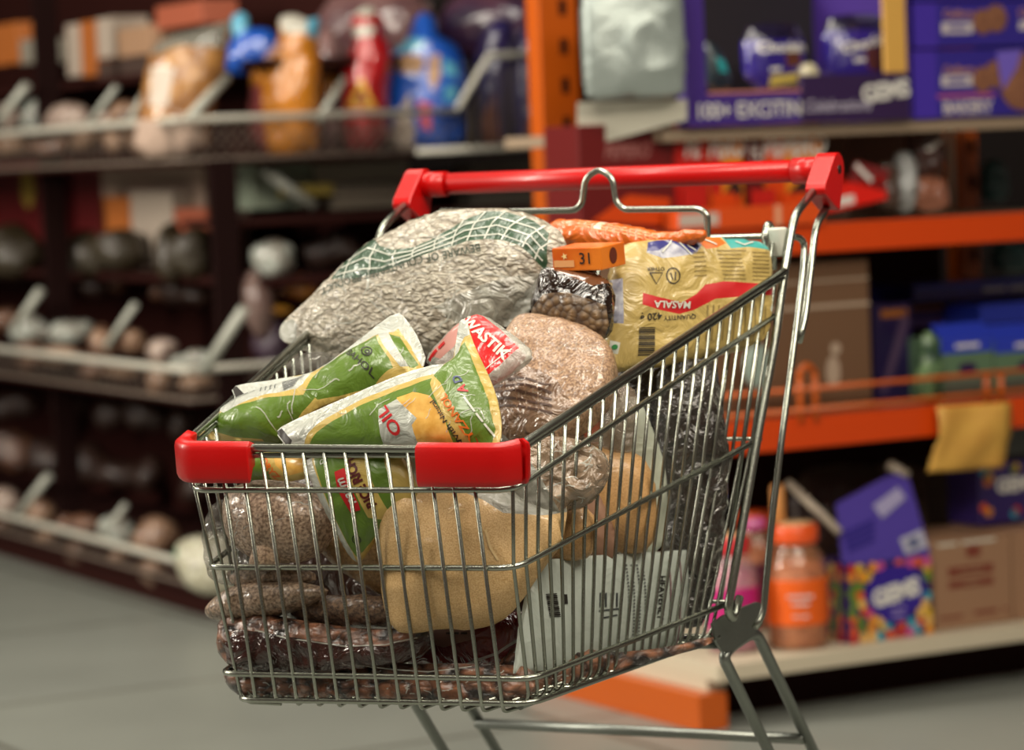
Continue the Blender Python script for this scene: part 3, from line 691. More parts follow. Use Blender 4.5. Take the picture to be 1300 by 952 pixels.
# -- big tan semolina bag
TAN = grains('semolina', '#d2b180', '#b8935d', 700, cb=.35, bump=.2, coat=.35, cbs=14, rough=.6)
TAN2 = grains('semolina_brown', '#bd935f', '#a37a49', 600, cb=.45, bump=.2, coat=.4, cbs=16, rough=.55)
o, s = pouch('semolina_bag', (595, 700, .088), (.42, -.9, .04), [(484, 575), (600, 580), (655, 600), (712, 590), (722, 640), (714, 690), (690, 720), (660, 765), (636, 788), (600, 798), (560, 796), (512, 805), (492, 784), (483, 735), (481, 655)],
    .042, [TAN, CLEARM], 'big clear bag of pale tan semolina behind the front wires, right of centre', 'grain bag',
    body=[(482, 640), (484, 622), (510, 612), (560, 612), (620, 616), (680, 640), (718, 650), (716, 690), (692, 722), (664, 768), (640, 792), (600, 800), (560, 797), (510, 808), (488, 792), (480, 735)],
    regions=[([(484, 575), (600, 580), (655, 600), (712, 590), (720, 650), (690, 652), (640, 648), (615, 632), (590, 622), (545, 618), (500, 628), (486, 650)], 1)], wr=.006, wsc=12, seed=91, power=.36)
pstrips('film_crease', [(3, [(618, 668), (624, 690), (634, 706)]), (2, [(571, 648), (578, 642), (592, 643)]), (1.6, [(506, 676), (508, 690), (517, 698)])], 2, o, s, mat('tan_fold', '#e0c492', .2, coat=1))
# -- brown semolina bag at the right side
o, s = pouch('semolina_bag', (780, 640, .285), (.55, -.83, 0), [(722, 600), (735, 570), (752, 560), (778, 572), (812, 574), (828, 600), (834, 640), (826, 700), (792, 704), (752, 692), (722, 665)], .035,
    [TAN2, CLEAR], 'upright brown semolina bag seen through the right side wires, beside a white curved packet', 'grain bag', wr=.003, wsc=14, seed=101, power=.4)
o, s = pouch('white_packet', (812, 600, .335), (.6, -.8, .05), [(765, 520), (790, 500), (812, 506), (826, 540), (840, 575), (848, 620), (846, 706), (770, 706), (764, 600)], .012, [mat('pale_green_film', '#b4b9a8', .35, coat=.6, coatbump=.3)],
    'curved plain white packet standing behind the brown semolina bag', 'packet', wr=.001, seed=103)
o, s = pouch('dark_packet', (880, 610, .42), (.6, -.8, .05), [(836, 458), (905, 440), (917, 520), (926, 600), (915, 700), (898, 792), (862, 800), (846, 700), (842, 600), (826, 540)], .03,
    [mat('smoky_film', '#39332d', .16, coat=1, coatbump=1.0, cbscale=38, color2='#28211d', vscale=20)], 'tall dark smoky plastic packet in the rear right corner of the trolley', 'packet', wr=.004, wsc=30, seed=104)
creases(o, s, (840, 470, 915, 780), 22, 18, mat('smoky_fold', '#8a867c', .15, alpha=.6, coat=1), 1.5, 30, ang=-60)
# -- white label pack on the right side
LAB = mat('pale_label_film', '#b3bbb2', .38, coat=.5, coatbump=.2)
o, s = pouch('labelled_packet', (765, 765, .158), (1, -.16, .02), [(678, 712), (740, 706), (870, 698), (873, 720), (868, 790), (858, 818), (760, 836), (700, 850), (652, 855), (662, 790)], .010,
    [LAB], 'pale packet printed with columns of small text, lying against the right side wires', 'packet', wr=.0012, wsc=16, seed=111, plane='x', smoothn=0)
pstrips('barcode', [(1.0+(i % 3)*.6, [(684+.3*i, 754+i*2.4), (697+.3*i, 753+i*2.4)]) for i in range(13)], 1.3, o, s, INK)
ptext('lettering', 'HEAVENLY', 829, 758, 8.5, -93, o, s, INK, bold=.02)
for i, x in enumerate((787, 794, 801, 808)): pstrips('small_print', [(2.2, [(x, 716+j*4.4), (x-.3, 718.4+j*4.4)]) for j in range(22)], 2, o, s, GREYINK)
pstrips('small_print', [(2, [(x, 710), (x-1, 828)]) for x in (842, 857)], 2, o, s, mat('mauve_ink', '#7d5f62', .5)); pstrips('print_block', [(2.2, [(751+i*7, 752), (750+i*7, 770)]) for i in range(4)]+[(2, [(748, 775), (775, 772)]), (2, [(752, 784), (772, 780)])], 2, o, s, mat('dark_grey_ink', '#3c3f40', .5))
ptext('lettering', '#2', 707, 760, 9, -90, o, s, INK)
# -- brown flour bags left
BRF = grains('bran_flour', '#b09780', '#664f3d', 330, cb=.6, bump=.3, coat=.6, cbs=18)
o, s = pouch('flour_bag', (355, 665, .075), (-.05, -1, .05), [(286, 640), (296, 618), (340, 606), (396, 618), (424, 650), (416, 690), (396, 712), (352, 716), (316, 704), (296, 684)], .036, [BRF], 'plump clear bag of speckled brown bran flour below the left front bumper', 'grain bag', wr=.004, wsc=18, seed=121)
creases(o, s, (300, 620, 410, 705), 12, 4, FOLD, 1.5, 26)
o, s = pouch('flour_bag', (333, 700, .052), (-.1, -1, .1), [(332, 672), (350, 680), (356, 716), (345, 722), (322, 722), (317, 715), (326, 690)], .01, [grains('bran_light', '#b89c80', '#735a45', 330, cb=.5)], 'small folded corner of a brown flour bag resting on the middle front rail', 'grain bag', wr=.001, seed=123)
o, s = pouch('crumpled_bag', (300, 690, .09), (-.2, -1, .1), [(262, 650), (285, 630), (330, 640), (350, 700), (345, 742), (290, 745), (264, 730)], .02, [DCLEAR], 'crumpled clear plastic bag in the lower left front corner of the basket', 'plastic bag', wr=.006, wsc=40, seed=125)
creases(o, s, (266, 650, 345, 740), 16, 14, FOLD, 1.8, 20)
BRF2 = grains('bran_flour_dark', '#a58d76', '#57422f', 300, cb=.7, bump=.3, coat=.7, cbs=20)
pouch('flour_bag', (330, 768, .078), (-.1, -.95, .25), [(259, 780), (270, 764), (300, 742), (350, 736), (405, 742), (420, 752), (385, 772), (330, 786), (280, 790)], .022, [BRF2], 'brown flour bag poking out through the left wires between the middle and lower rails', 'grain bag', wr=.003, seed=131)
pouch('flour_bag', (345, 735, .09), (0, -1, .2), [(285, 722), (340, 716), (395, 722), (402, 742), (350, 750), (300, 748)], .02, [BRF2], 'thin brown flour bag just below the middle front rail at the left', 'grain bag', wr=.003, seed=133)
pouch('flour_bag', (455, 778, .10), (0, -.95, .25), [(362, 775), (395, 760), (450, 754), (520, 760), (548, 780), (520, 796), (440, 800), (380, 792)], .024, [grains('bran_deep', '#8a6e56', '#46342a', 300, cb=.8, bump=.4, coat=.8)], 'dark brown flour bag lying flat in the middle front, left of the semolina', 'grain bag', wr=.004, seed=135)
pouch('grain_bag', (455, 705, .12), (0, -1, 0), [(400, 688), (440, 672), (505, 670), (510, 770), (470, 745), (430, 722)], .02, [grains('golden_grain', '#b08d5c', '#86683f', 380, cb=.6)], 'tan grain bag with a pointed corner behind the standing oil pouch', 'grain bag', wr=.002, seed=137)
pouch('grain_bag', (440, 690, .20), (0, -1, .1), [(300, 600), (660, 600), (700, 700), (690, 800), (420, 800), (300, 760)], .03, [mat('gap_dark_film', '#3a221a', .3, coat=.8, coatbump=.8)], 'large dark brown filler packet deep in the load, added for the shaded gaps', 'packet', wr=.004, seed=139)  # filler packet added so the gaps between the bags read dark
# -- almonds and dates at the bottom
NUT = mat('nut_mix', '#a06a4c', .35, coat=1, color2='#140805', vscale=58, bump=1.0, bscale=58, coatbump=1, cbscale=70, kind='voronoi', stretch=(1, 1.5, 1), distort=(40, .03))
DATE = mat('date_film', '#2a1411', .2, coat=1, coatbump=1, cbscale=25, color2='#3d2019', vscale=25)
o, s = pouch('nut_packet', (400, 815, .075), (0, -.97, .22), [(280, 800), (290, 780), (330, 778), (400, 790), (470, 800), (545, 795), (552, 812), (530, 838), (460, 850), (380, 856), (300, 852), (280, 830)], .022,
    [DATE, NUT], 'flat dark packet of almonds with a see-through edge, near the bottom front of the basket', 'nut packet', regions=[([(280, 800), (290, 780), (330, 778), (400, 790), (470, 800), (545, 795), (550, 808), (500, 822), (430, 818), (350, 805), (310, 800), (300, 822), (296, 850), (280, 830)], 1)], wr=.006, wsc=34, seed=141, power=.35)
pstrips('film_edge', [(1.8, [(330, 800), (380, 812), (450, 822), (500, 820), (548, 808)]), (1.4, [(458, 845), (500, 850), (545, 853), (600, 846)])], 1.6, o, s, FOLD)
o, s = pouch('nut_packet', (480, 868, .085), (0, -.97, .25), [(284, 850), (300, 838), (480, 844), (660, 842), (684, 858), (676, 886), (620, 892), (480, 888), (310, 886), (290, 872)], .012, [NUT], 'long packet of almonds lowest on the basket floor along the front', 'nut packet', wr=.007, wsc=45, power=.35, seed=143)
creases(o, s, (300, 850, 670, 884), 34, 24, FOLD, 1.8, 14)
o, s = pouch('red_packet', (600, 820, .13), (0, -.95, .3), [(515, 790), (560, 786), (668, 770), (674, 800), (662, 842), (560, 856), (510, 846)], .02, [mat('deep_red_film', '#5c0d10', .25, coat=1, coatbump=.6), mat('dusky_label', '#6b5048', .4, coat=.5)],
    'deep red packet with a small pale label below the big semolina bag', 'packet', regions=[([(560, 792), (612, 790), (612, 815), (575, 826), (540, 815)], 1)], wr=.002, seed=145)
ptext('lettering', '#3,4', 592, 800, 6, 0, o, s, INK); ptext('lettering', '#4,2', 592, 808, 6, 0, o, s, INK); pstrips('film_edge', [(3, [(548, 846), (600, 846), (640, 832), (668, 812)])], 2, o, s, CLEARM)
pouch('orange_packet', (660, 700, .12), (.3, -1, 0), [(640, 735), (655, 690), (690, 660), (695, 700), (672, 745), (650, 770)], .012, [mat('orange_red_film', '#b8321a', .3, coat=.8)], 'orange red packet sliver between the semolina bag and the pale labelled packet', 'packet', wr=.001, seed=147)
o, s = pouch('nut_packet', (690, 850, .13), (.85, -.5, .15), [(628, 872), (640, 835), (655, 800), (690, 790), (725, 812), (760, 830), (850, 822), (905, 806), (905, 818), (820, 842), (740, 868), (690, 890), (650, 892)], .016,
    [NUT], 'packet of walnut halves along the lower right side of the basket', 'nut packet', wr=.004, wsc=40, seed=149, plane='x')
creases(o, s, (640, 800, 740, 885), 20, 27, FOLD, 1.8, 14)
# -- crinkled clear bags on the right
o, s = pouch('crinkled_bag', (715, 610, .145), (.4, -.9, .1), [(640, 580), (668, 560), (705, 552), (745, 560), (775, 580), (772, 615), (745, 645), (712, 650), (690, 690), (655, 680), (640, 630)], .028,
    [mat('brown_crinkle', '#a58f78', .18, coat=1, coatbump=1, cbscale=45, color2='#77604a', vscale=24), CLEARM], 'crinkled clear bag of brown grain at the right front corner below the bumper', 'grain bag',
    regions=[([(640, 580), (668, 575), (690, 610), (712, 650), (690, 690), (655, 680), (640, 630)], 1)], wr=.007, wsc=34, seed=151)
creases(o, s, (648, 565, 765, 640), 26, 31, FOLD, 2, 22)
pouch('grain_bag', (725, 690, .18), (.4, -.9, 0), [(680, 640), (735, 636), (760, 660), (755, 700), (740, 712), (690, 712)], .02, [TAN2], 'small brown grain bag between the big semolina bag and the right side one', 'grain bag', wr=.002, seed=153)
pouch('brown_paper_bag', (725, 690, .24), (.3, -.95, 0), [(675, 600), (740, 590), (770, 640), (790, 705), (760, 716), (680, 716)], .014, [mat('brown_paper', '#8a6650', .6)], 'flat brown paper bag deep behind the crinkled clear bag', 'paper bag', wr=.002, seed=155)
# -- dark lidded tub near the left rim
o, s = pouch('clear_bag', (405, 462, .20), (-.3, -.8, .5), [(372, 486), (384, 462), (400, 450), (425, 450), (420, 480), (395, 492)], .02, [DCLEAR], 'small shiny clear bag beside the left rim under the puffed grain bag', 'plastic bag', wr=.002, seed=161)
pouch('pulse_bag', (870, 470, .455), (.3, -.9, .2), [(775, 465), (850, 462), (905, 450), (900, 560), (840, 600), (760, 560)], .02, [mat('black_film', '#241a17', .2, coat=.9, coatbump=.8)], 'black plastic packet under the yellow noodle pack', 'packet', wr=.003, seed=165)
o, s = pouch('clear_bag', (780, 520, .29), (.5, -.8, .2), [(705, 545), (745, 520), (790, 485), (812, 500), (805, 580), (770, 590), (730, 590)], .012, [mat('brown_haze_film', '#8d7a68', .2, alpha=.6, coat=1, coatbump=1)], 'loose clear bag neck inside the right side wires below the rim', 'plastic bag', wr=.004, seed=167)
# ---------------------------------------------------------------- orange shelving bay on the right
def hz(px, py, z):
    d = ray(px, py); return CAM+d*((z-CAMH)/d.z)
def atd(px, py, Y):
    d = ray(px, py); return CAM+d*(Y/d.y)
ORS = mat('orange_steel', '#b34f04', .38, coat=.2, bump=.05, bscale=60)
ORB = mat('orange_beam', '#c63e02', .4, coat=.2)
CREAMB = mat('cream_board', '#bdb29c', .5)
DARKB = mat('dark_panel', '#240a06', .8, spec=.15)
WHT = mat('white_print', '#cfccc6', .5)
PURP = mat('purple_card', '#3a2372', .4, coat=.3); PURD = mat('dark_purple_card', '#2a1440', .45, coat=.3); PURB = mat('violet_card', '#3f2b9a', .35, coat=.4)
RO = hz(925, 925, 0); A_R = .5
rS = Vector((math.cos(A_R), math.sin(A_R), 0)); rT = Vector((-math.sin(A_R), math.cos(A_R), 0))
def RK(s, t, z): return RO+rS*s+rT*t+cZ*z
def rk(px, py, t):
    p = hit(px, py, RO+rT*t, rT)-RO; return p.dot(rS), p.z
bay = root('shelving_bay', 'orange and cream steel shelving bay to the right of the trolley', 'shelving', RO)
def rbox(name, s0, s1, t0, t1, z0, z1, mt, parent=None, bevel=.002):
    return box(name, RK(s0, t0, z0), rS*(s1-s0), cZ*(z1-z0), rT*(t1-t0), mt, parent if parent is not None else bay, bevel)
s_r = rk(1340, 800, 0)[0]+.25
rbox('side_beam', -.06, 0.0, 0, .62, .0, .066, ORS); rbox('foot_plinth', .06, s_r, .12, .6, .0, .075, DARKB)
zb = rk(1066, 845, 0)[1]; print('bottom z', zb, rk(1066, 823, 0), rk(938, 868, 0), rk(1300, 807, 0))
BZ0, BZ1 = .088, .118
rbox('bottom_board', -.03, s_r, -.02, .62, BZ0, BZ1, CREAMB)
rbox('board_bracket', -.03, .01, .02, .5, .066, .088, CREAMB)
m0 = rk(972, 574, 0)[1]; m1 = rk(972, 533, 0)[1]; u0 = rk(1039, 321, 0)[1]; u1 = rk(1039, 284, 0)[1]
sm = rk(913, 560, 0)[0]; print('mid', m0, m1, 'up', u0, u1, sm, rk(1283, 540, 0), rk(1300, 303, 0))
for nm, z0, z1 in (('middle', m0, m1), ('upper', u0, u1)):
    rbox('beam', sm, s_r, 0, .03, z0, z1, ORB); rbox('shelf_board', sm, s_r, .03, .6, z1-.025, z1-.005, mat('shelf_cream', '#8a7763', .6))
    rbox('side_beam', sm, sm+.03, .03, .6, z0, z1, ORB)
t0 = rk(880, 172, -.03)[1]
TZ = rk(880, 163, 0)[1]
rbox('top_board', rk(850, 165, 0)[0], s_r, .02, .6, TZ-.022, TZ, mat('shelf_cream', '#8a7763'))
bm = bmesh.new()
for (px0, px1, tt) in ((687, 735, .6), (1214, 1238, .6)):
    a = rk(px0, 100, tt)[0]; b = rk(px1, 100, tt)[0]
    rbox('upright', a, b, tt, tt+.05, 0, 2.2, ORS)
    for zz_ in [i*.075+.62 for i in range(16)]:
        rbox('slot', (a*.42+b*.58)-.004, (a*.42+b*.58)+.012, tt-.0015, tt, zz_, zz_+.03, DARKB, bevel=0)
a = rk(1209, 200, .5)[0]; rbox('white_rod', a-.006, a+.006, .5, .512, u1, TZ, WHITEP)
rbox('back_panel', rk(700, 100, .66)[0], s_r, .66, .67, 0, 2.2, DARKB)
# wire guard on the middle shelf
g = []
gz = rk(1180, 480, 0)[1]
tubes('guard_wire', [[RK(sm, -.004, gz), RK(s_r, -.004, gz)]], .0045, ORS, bay); tubes('guard_wire', [[RK(sm, -.004, m1+.012), RK(s_r, -.004, m1+.012)]], .0045, ORS, bay)
for px in (1015, 1034, 1252, 1270):
    s0 = rk(px, 500, 0)[0]; tubes('guard_post', [[RK(s0, -.002, m1-.01), RK(s0, -.002, gz+(.03 if px < 1100 else 0))]], .006, ORS, bay)
s0 = rk(1015, 500, 0)[0]; s1 = rk(1034, 500, 0)[0]; tubes('guard_hoop', [[RK(s0, -.002, gz+.03), RK((s0+s1)/2, -.002, gz+.045), RK(s1, -.002, gz+.03)]], .006, ORS, bay, rad=.01)

class Carton:
    """printed box standing on the bay: px corners of its front face at depth t"""
    def __init__(s, name, label, cat, x0, x1, ytop, ybot, t, d, mt, group=None, rest=None, bevel=.0015, tilt=0, top=None):
        a = rk(x0, ybot, t); b = rk(x1, ybot, t); zt = rk((x0+x1)/2, ytop, t)[1]
        z0 = rest if rest is not None else a[1]
        s.O = RK(a[0], t, z0); s.w = b[0]-a[0]; s.h = zt-z0; s.U = rS.copy(); s.V = cZ.copy(); s.N = rT
        if tilt:
            R = Matrix.Rotation(tilt, 3, rT); s.U = R @ s.U; s.V = R @ s.V
        s.root = root(name, label, cat, s.O, group)
        s.body = box('carton_body', s.O, s.U*s.w, s.V*s.h, s.N*d, mt, s.root, bevel)
        s.d = d
        if top: box('carton_top', s.O+s.V*(s.h-.001)+s.N*.001, s.U*s.w, s.V*.002, s.N*(d-.002), top, s.root, 0)
    def text(s, t, fx, fy, size, mt, **k): return face_text('lettering', t, s.O+s.U*s.w*fx+s.V*s.h*fy, s.U, s.V, size, mt, s.root, off=.0025, **k)
    def poly(s, pts, mt, name='print_panel', off=.0012): return face_poly(name, [(x*s.w, y*s.h) for x, y in pts], s.O, s.U, s.V, mt, s.root, off=off)
    def rect(s, x0, y0, x1, y1, mt, name='print_panel', off=.0012): return s.poly([(x0, y0), (x1, y0), (x1, y1), (x0, y1)], mt, name, off)
    def disc(s, x, y, r, mt, off=.0016, ry=None, name='printed_blob'): return s.poly([(x+r/s.w*math.cos(k*.524), y+(ry or r)/s.h*math.sin(k*.524)) for k in range(12)], mt, name, off)
TZ_ = TZ
# silver bag + white tray on the left
o, s = pouch('silver_bag', atd(803, 60, 5.45), Vector((.15, -1, .05)), [(738, -30), (862, -30), (870, 60), (868, 118), (850, 125), (800, 124), (760, 128), (744, 122), (738, 60)], .03, [mat('silver_foil', '#8e9793', .35, metal=.35, coatbump=.5, cbscale=9)],
    'plain silver grey foil bag beside the orange upright, above the cream board', 'bag', wr=.006, wsc=9, seed=201, power=.3, smoothn=0)
hull('price_board', [atd(x, y, 5.5)+Vector((0, d, 0)) for x, y in ((733, 190), (733, 130), (872, 126), (872, 152)) for d in (0, .02)], mat('board_cream_grey', '#a39f90', .5), bay)
# open purple display with chocolate pouches
D = Carton('display_carton', 'open purple display carton lettered 100+ EXCITING with a cut away window', 'display carton', 872, 1158, -40, 160, .0, .02, PURD, rest=TZ+.002)
bpy.data.objects.remove(D.body)
w_, h_ = D.w, D.h
def dbox(name, x0, y0, x1, y1, mt, t0=0, t1=.012): return box(name, D.O+rS*(x0*w_)+cZ*(y0*h_)+rT*t0, rS*((x1-x0)*w_), cZ*((y1-y0)*h_), rT*(t1-t0), mt, D.root, .001)
dbox('front_lip', 0, 0, .5, .205, PURP); dbox('front_lip', .5, 0, .985, .31, PURD, -.004, .008)
dbox('corner_post', 0, .205, .09, 1, PURP); dbox('side_panel', .99, .0, 1.0, 1, PURP, 0, .3); dbox('side_panel', .0, .0, .01, 1, PURP, .012, .03)
dbox('inner_flap', .885, .31, .985, 1, mat('yellow_card', '#c99a4a', .5), .0, .006); dbox('back_board', 0, 0, 1, 1, mat('inside_black', '#120a14', .7), .3, .31)
dbox('pink_line', .1, .205, .5, .222, mat('pink_ink', '#b8746a', .5), -.001, .012)
D.text('100+ EXCITING', .295, .095, .027, WHT, bold=.012, sx=.95); D.text('Celebrations', .68, .14, .026, mat('pale_ink', '#8a8496', .5), shear=.3, bold=.01, off=None) if 0 else face_text('lettering', 'Celebrations', D.O+rS*w_*.655+cZ*h_*.105, rS, cZ, .022, mat('pale_ink', '#a7a0b2', .5), D.root, off=.006, shear=.3, bold=.01, sx=.9)
face_text('lettering', 'GEMS', D.O+rS*w_*.875+cZ*h_*.185, rS, cZ, .030, WHT, D.root, off=.006, bold=.04, rot=6)
BLUEF = mat('purple_foil', '#2a1c78', .25, coat=1, coatbump=.8, cbscale=14)
for k, (x0, x1, y0, tx, lb) in enumerate(((940, 1022, 28, 'Choclairs', 'purple chocolate pouch with yellow foot stripe, left of two in the purple display'), (1042, 1132, 16, 'Choclairs', 'purple chocolate pouch with chocolate picture, right of two in the purple display'))):
    xm = (x0+x1)/2
    o, s = pouch('chocolate_pouch', RK(rk(xm, 70, .09)[0], .09, rk(xm, 70, .09)[1]), -rT+cZ*.05, [(x0, y0+8), (xm, y0), (x1-4, y0+6), (x1, 112), (x0+8, 118)], .03,
        [BLUEF, mat('foil_dark', '#17112c', .3, coat=.8), mat('pale_yellow_foil', '#c9b45a', .4), mat('choco_print', '#5b2f22', .4, coat=.6)], lb, 'pouch', 'chocolate pouches in the purple display',
        regions=[([(x0, y0+8), (xm, y0), (x1-4, y0+6), (x1-4, y0+24), (x0+2, y0+24)], 1), ([(x0+28, 98), (x1, 92), (x1, 104), (x0+30, 112)] if k == 0 else [(x1-40, 66), (x1-6, 60), (x1-6, 90), (x1-38, 92)], 2 if k == 0 else 3), ([(x0+44, 64), (x0+64, 60), (x0+68, 84), (x0+48, 88)], 3)], wr=.003, wsc=14, seed=210+k)
    ptext('lettering', tx, xm+4, y0+34+k*6, 13, 2+k*14, o, s, WHT, bold=.04, off=.002); ptext('lettering', '#2', xm-8, y0+62, 10, 4, o, s, WHT, bold=.04, off=.002)
o, s = pouch('chocolate_pouch', RK(rk(905, 80, .12)[0], .12, rk(905, 80, .12)[1]), -rT, [(892, 50), (912, 60), (932, 112), (905, 118), (893, 100)], .015, [mat('dark_teal_foil', '#1e2f38', .3, coat=1), mat('cyan_print', '#2fa5a8', .4)],
    'small dark packet with a cyan patch at the left end of the purple display', 'packet', regions=[([(903, 72), (916, 78), (922, 92), (908, 92)], 1)], wr=.002, seed=214)
pouch('sweet_packet', RK(rk(1028, 85, .06)[0], .06, rk(1028, 85, .06)[1]), -rT, [(1014, 84), (1030, 78), (1040, 92), (1036, 106), (1016, 104)], .012, [mat('pale_foil', '#c3bb9a', .3, coat=1)], 'little pale sweet packet between the two purple pouches in the display', 'packet', seed=215)
# biscuit boxes
BB = mat('blue_violet_card', '#2d2382', .35, coat=.5); BIS = mat('biscuit_print', '#6b4433', .5, color2='#8a5c42', vscale=60); BWH = mat('print_cream', '#b8aeb0', .5)
for k, (y0, y1, lb) in enumerate(((-38, 2, 'top purple cookie carton, cut by the upper picture edge'), (2, 62, 'purple cookie carton with two biscuits printed, above the larger cookie carton'), (62, 142, 'large purple cookie carton with pink line and biscuit picture, lowest of its stack'))):
    c = Carton('cookie_carton', lb, 'carton', 1160, 1345, y0, y1-1 if k < 2 else 143, .01, .22, BB, rest=None if k < 2 else TZ+.002)
    if k:
        c.rect(0, 0, .16, 1, PURB); c.text('Cadbury', .30, .74 if k == 1 else .70, .014, mat('peach_print', '#a9786c', .5), shear=.2, bold=.02); c.rect(.19, .30 if k == 1 else .46, .40, .55 if k == 1 else .62, BWH)
        c.text('#5', .295, .425 if k == 1 else .54, .012, BB, bold=.03)
        c.disc(.47, .55, .024, BIS); c.disc(.56, .62, .026, BIS, off=.002); c.text('Cadbury', .82, .74, .015, mat('peach_print', '#a9786c'), shear=.2, bold=.02); c.rect(.72, .35, .98, .55, BWH)
    if k == 2:
        c.rect(.16, .30, .55, .34, mat('pink_bar', '#b5567a', .5)); c.text('BAKERY', .36, .14, .022, BWH, bold=.04); c.disc(.74, .5, .055, BIS, off=.003); c.poly([(.56, .95), (.74, .98), (.70, .7), (.60, .38)], mat('lilac_film', '#6a58b8', .4), off=.004); c.text('#4,4', .78, .17, .010, BWH)
# biscuit-stick boxes
RDC = mat('stick_red', '#b01a12', .35, coat=.5); RDD = mat('stick_dark_red', '#5e0b0b', .4, coat=.4); YLC = mat('stick_amber', '#cf7a1c', .35, coat=.5); DKB = mat('choco_dark', '#2b0f0a', .5)
hR = u1-.0
prows = [(738, 858, RDD, 'dark red stick biscuit box, leftmost of the row under the cream board', 'PEPERO', .72), (860, 902, RDC, 'narrow red stick biscuit box, second in the row behind the trolley handle', 'PE', .75), (903, 946, YLC, 'amber stick biscuit box left of the thin red one, behind the trolley handle', 'PERO', .75), (950, 972, RDD, 'thin dark red stick biscuit box between the two amber ones', 'FL', .7), (974, 1046, YLC, 'bright orange and amber stick biscuit box, right end of its row', 'PEPERO', .75)]
for k, (x0, x1, mt_, lb, tx, fy) in enumerate(prows):
    c = Carton('stick_biscuit_box', lb, 'biscuit box', x0, x1, 157, 290, .055, .12, mt_, 'stick biscuit boxes on the upper shelf', rest=u1+.001)
    if k in (2, 4): c.rect(0, .0, .34, 1, ORB if k == 4 else RDC)
    c.text(tx, .5, fy+.02, .036 if k else .024, WHT if k else mat('faded_print', '#8a5450', .5), shear=.25, bold=.03, sx=.62 if k in (1, 2) else (.78 if k == 4 else .8)) if k != 3 else c.text('FL', .5, .72, .026, WHT, shear=.2, sx=.6)
    c.poly([(.1, .12), (.5, .35), (.95, .3), (.9, .05)], ORB, off=.0018)
    if k in (2, 4): c.poly([(.35, .3), (.75, .5), (.95, .35), (.6, .2)], DKB, off=.003)
trc = Carton('biscuit_tray', 'low open orange tray in front of the stick biscuit boxes', 'tray', 862, 1046, 262, 296, -.012, .05, mat('tray_orange', '#cf4a12', .4, coat=.4), rest=u1+.001)
trc.rect(.0, .2, .27, .8, mat('pale_ticket', '#b9a79c', .5)); trc.rect(.66, .0, .70, 1.0, mat('peach_strip', '#d79a76', .5))
for k, (x0, x1, mt_, h) in enumerate(((868, 898, RDC, 238), (905, 935, ORB, 245), (955, 985, RDC, 240), (995, 1030, ORB, 245))):
    lbs = ('red stick pack leaning in the orange tray, first from the left', 'orange stick pack leaning in the tray, second from the left', 'red stick pack leaning in the tray, third from the left', 'orange stick pack leaning in the tray, rightmost')
    c = Carton('stick_pack', lbs[k], 'biscuit pack', x0, x1, h, 285, .097-.001, .001, mt_, 'stick packs in the orange tray', rest=u1+.04, bevel=0) if 0 else Carton('stick_pack', lbs[k], 'biscuit pack', x0, x1, h, 262, .042, .006, mt_, 'stick packs in the orange tray', rest=u1+.001, bevel=.001)
    c.poly([(.2, .35), (.5, .6), (.8, .35), (.5, .15)], DKB, off=.002)
Carton('plain_carton', 'plain brown carton at the back of the upper shelf under the purple display', 'carton', 1076, 1152, 152, 232, .38, .18, mat('kraft_dark', '#6e4c3c', .6), rest=u1+.001)
c = Carton('chocolate_tray', 'tilted bright red tray of chocolate bars beside the red handle end', 'tray', 1052, 1128, 236, 274, .04, .12, mat('bright_red_card', '#d31c10', .35, coat=.4), rest=u1+.018, tilt=-.14)
c.rect(.1, .15, .45, .5, WHT); box('lid_flap', c.O+c.U*(c.w*.42)+c.V*c.h, c.U*(c.w*.55)+c.V*(-.03)+Vector((0, 0, 0)), c.U*.02+c.V*.036, c.N*.004, mat('maroon_flap', '#6e1f20', .4), c.root, .001)
c.text('#4', .66, 1.25, .016, WHT, rot=-50)
for k, (x0, x1, y0, y1, cc, lb) in enumerate(((1112, 1140, 205, 268, '#4a3830', 'dark wrapped chocolate packet left of the silvery one on the upper shelf'), (1136, 1160, 190, 270, '#8c8f8e', 'silvery twisted wrapper packet standing on the upper shelf'), (1158, 1198, 160, 222, '#3a1f1c', 'dark brown chocolate packet with pale lettering on the upper shelf'), (1160, 1200, 222, 270, '#8a5844', 'brown biscuit packet at the foot of the dark chocolate packet'))):
    xm = (x0+x1)/2; ym = (y0+y1)/2; r_ = rk(xm, ym, .12)
    o, s = pouch('chocolate_packet', RK(r_[0], .12, r_[1]), -rT, [(x0, y0+8), (x0+8, y0), (x1-3, y0+3), (x1, ym), (x1-2, y1), (x0+3, y1), (x0-2, ym)], .025, [mat('wrap%d' % k, cc, .25, coat=1, coatbump=1, cbscale=18)], lb, 'packet', wr=.008, wsc=20, seed=230+k)
    if k == 2: ptext('lettering', '#4', xm, ym-8, 11, 35, o, s, WHT, bold=.02, off=.003)
for k, (x0, y0, x1, y1, lb) in enumerate(((1248, 200, 1275, 255, 'dark teal packet deep in the bay right of the second upright'), (1262, 305, 1300, 345, 'dim teal packet under the upper beam at the right edge'))):
    r_ = rk((x0+x1)/2, (y0+y1)/2, .5); pouch('teal_packet', RK(r_[0], .5, r_[1]), -rT, [(x0, y0), (x1, y0+4), (x1+8, y1), (x0-6, y1)], .02, [mat('teal_film', '#1c4a4c', .3, coat=.6)], lb, 'packet', wr=.006, seed=240+k)
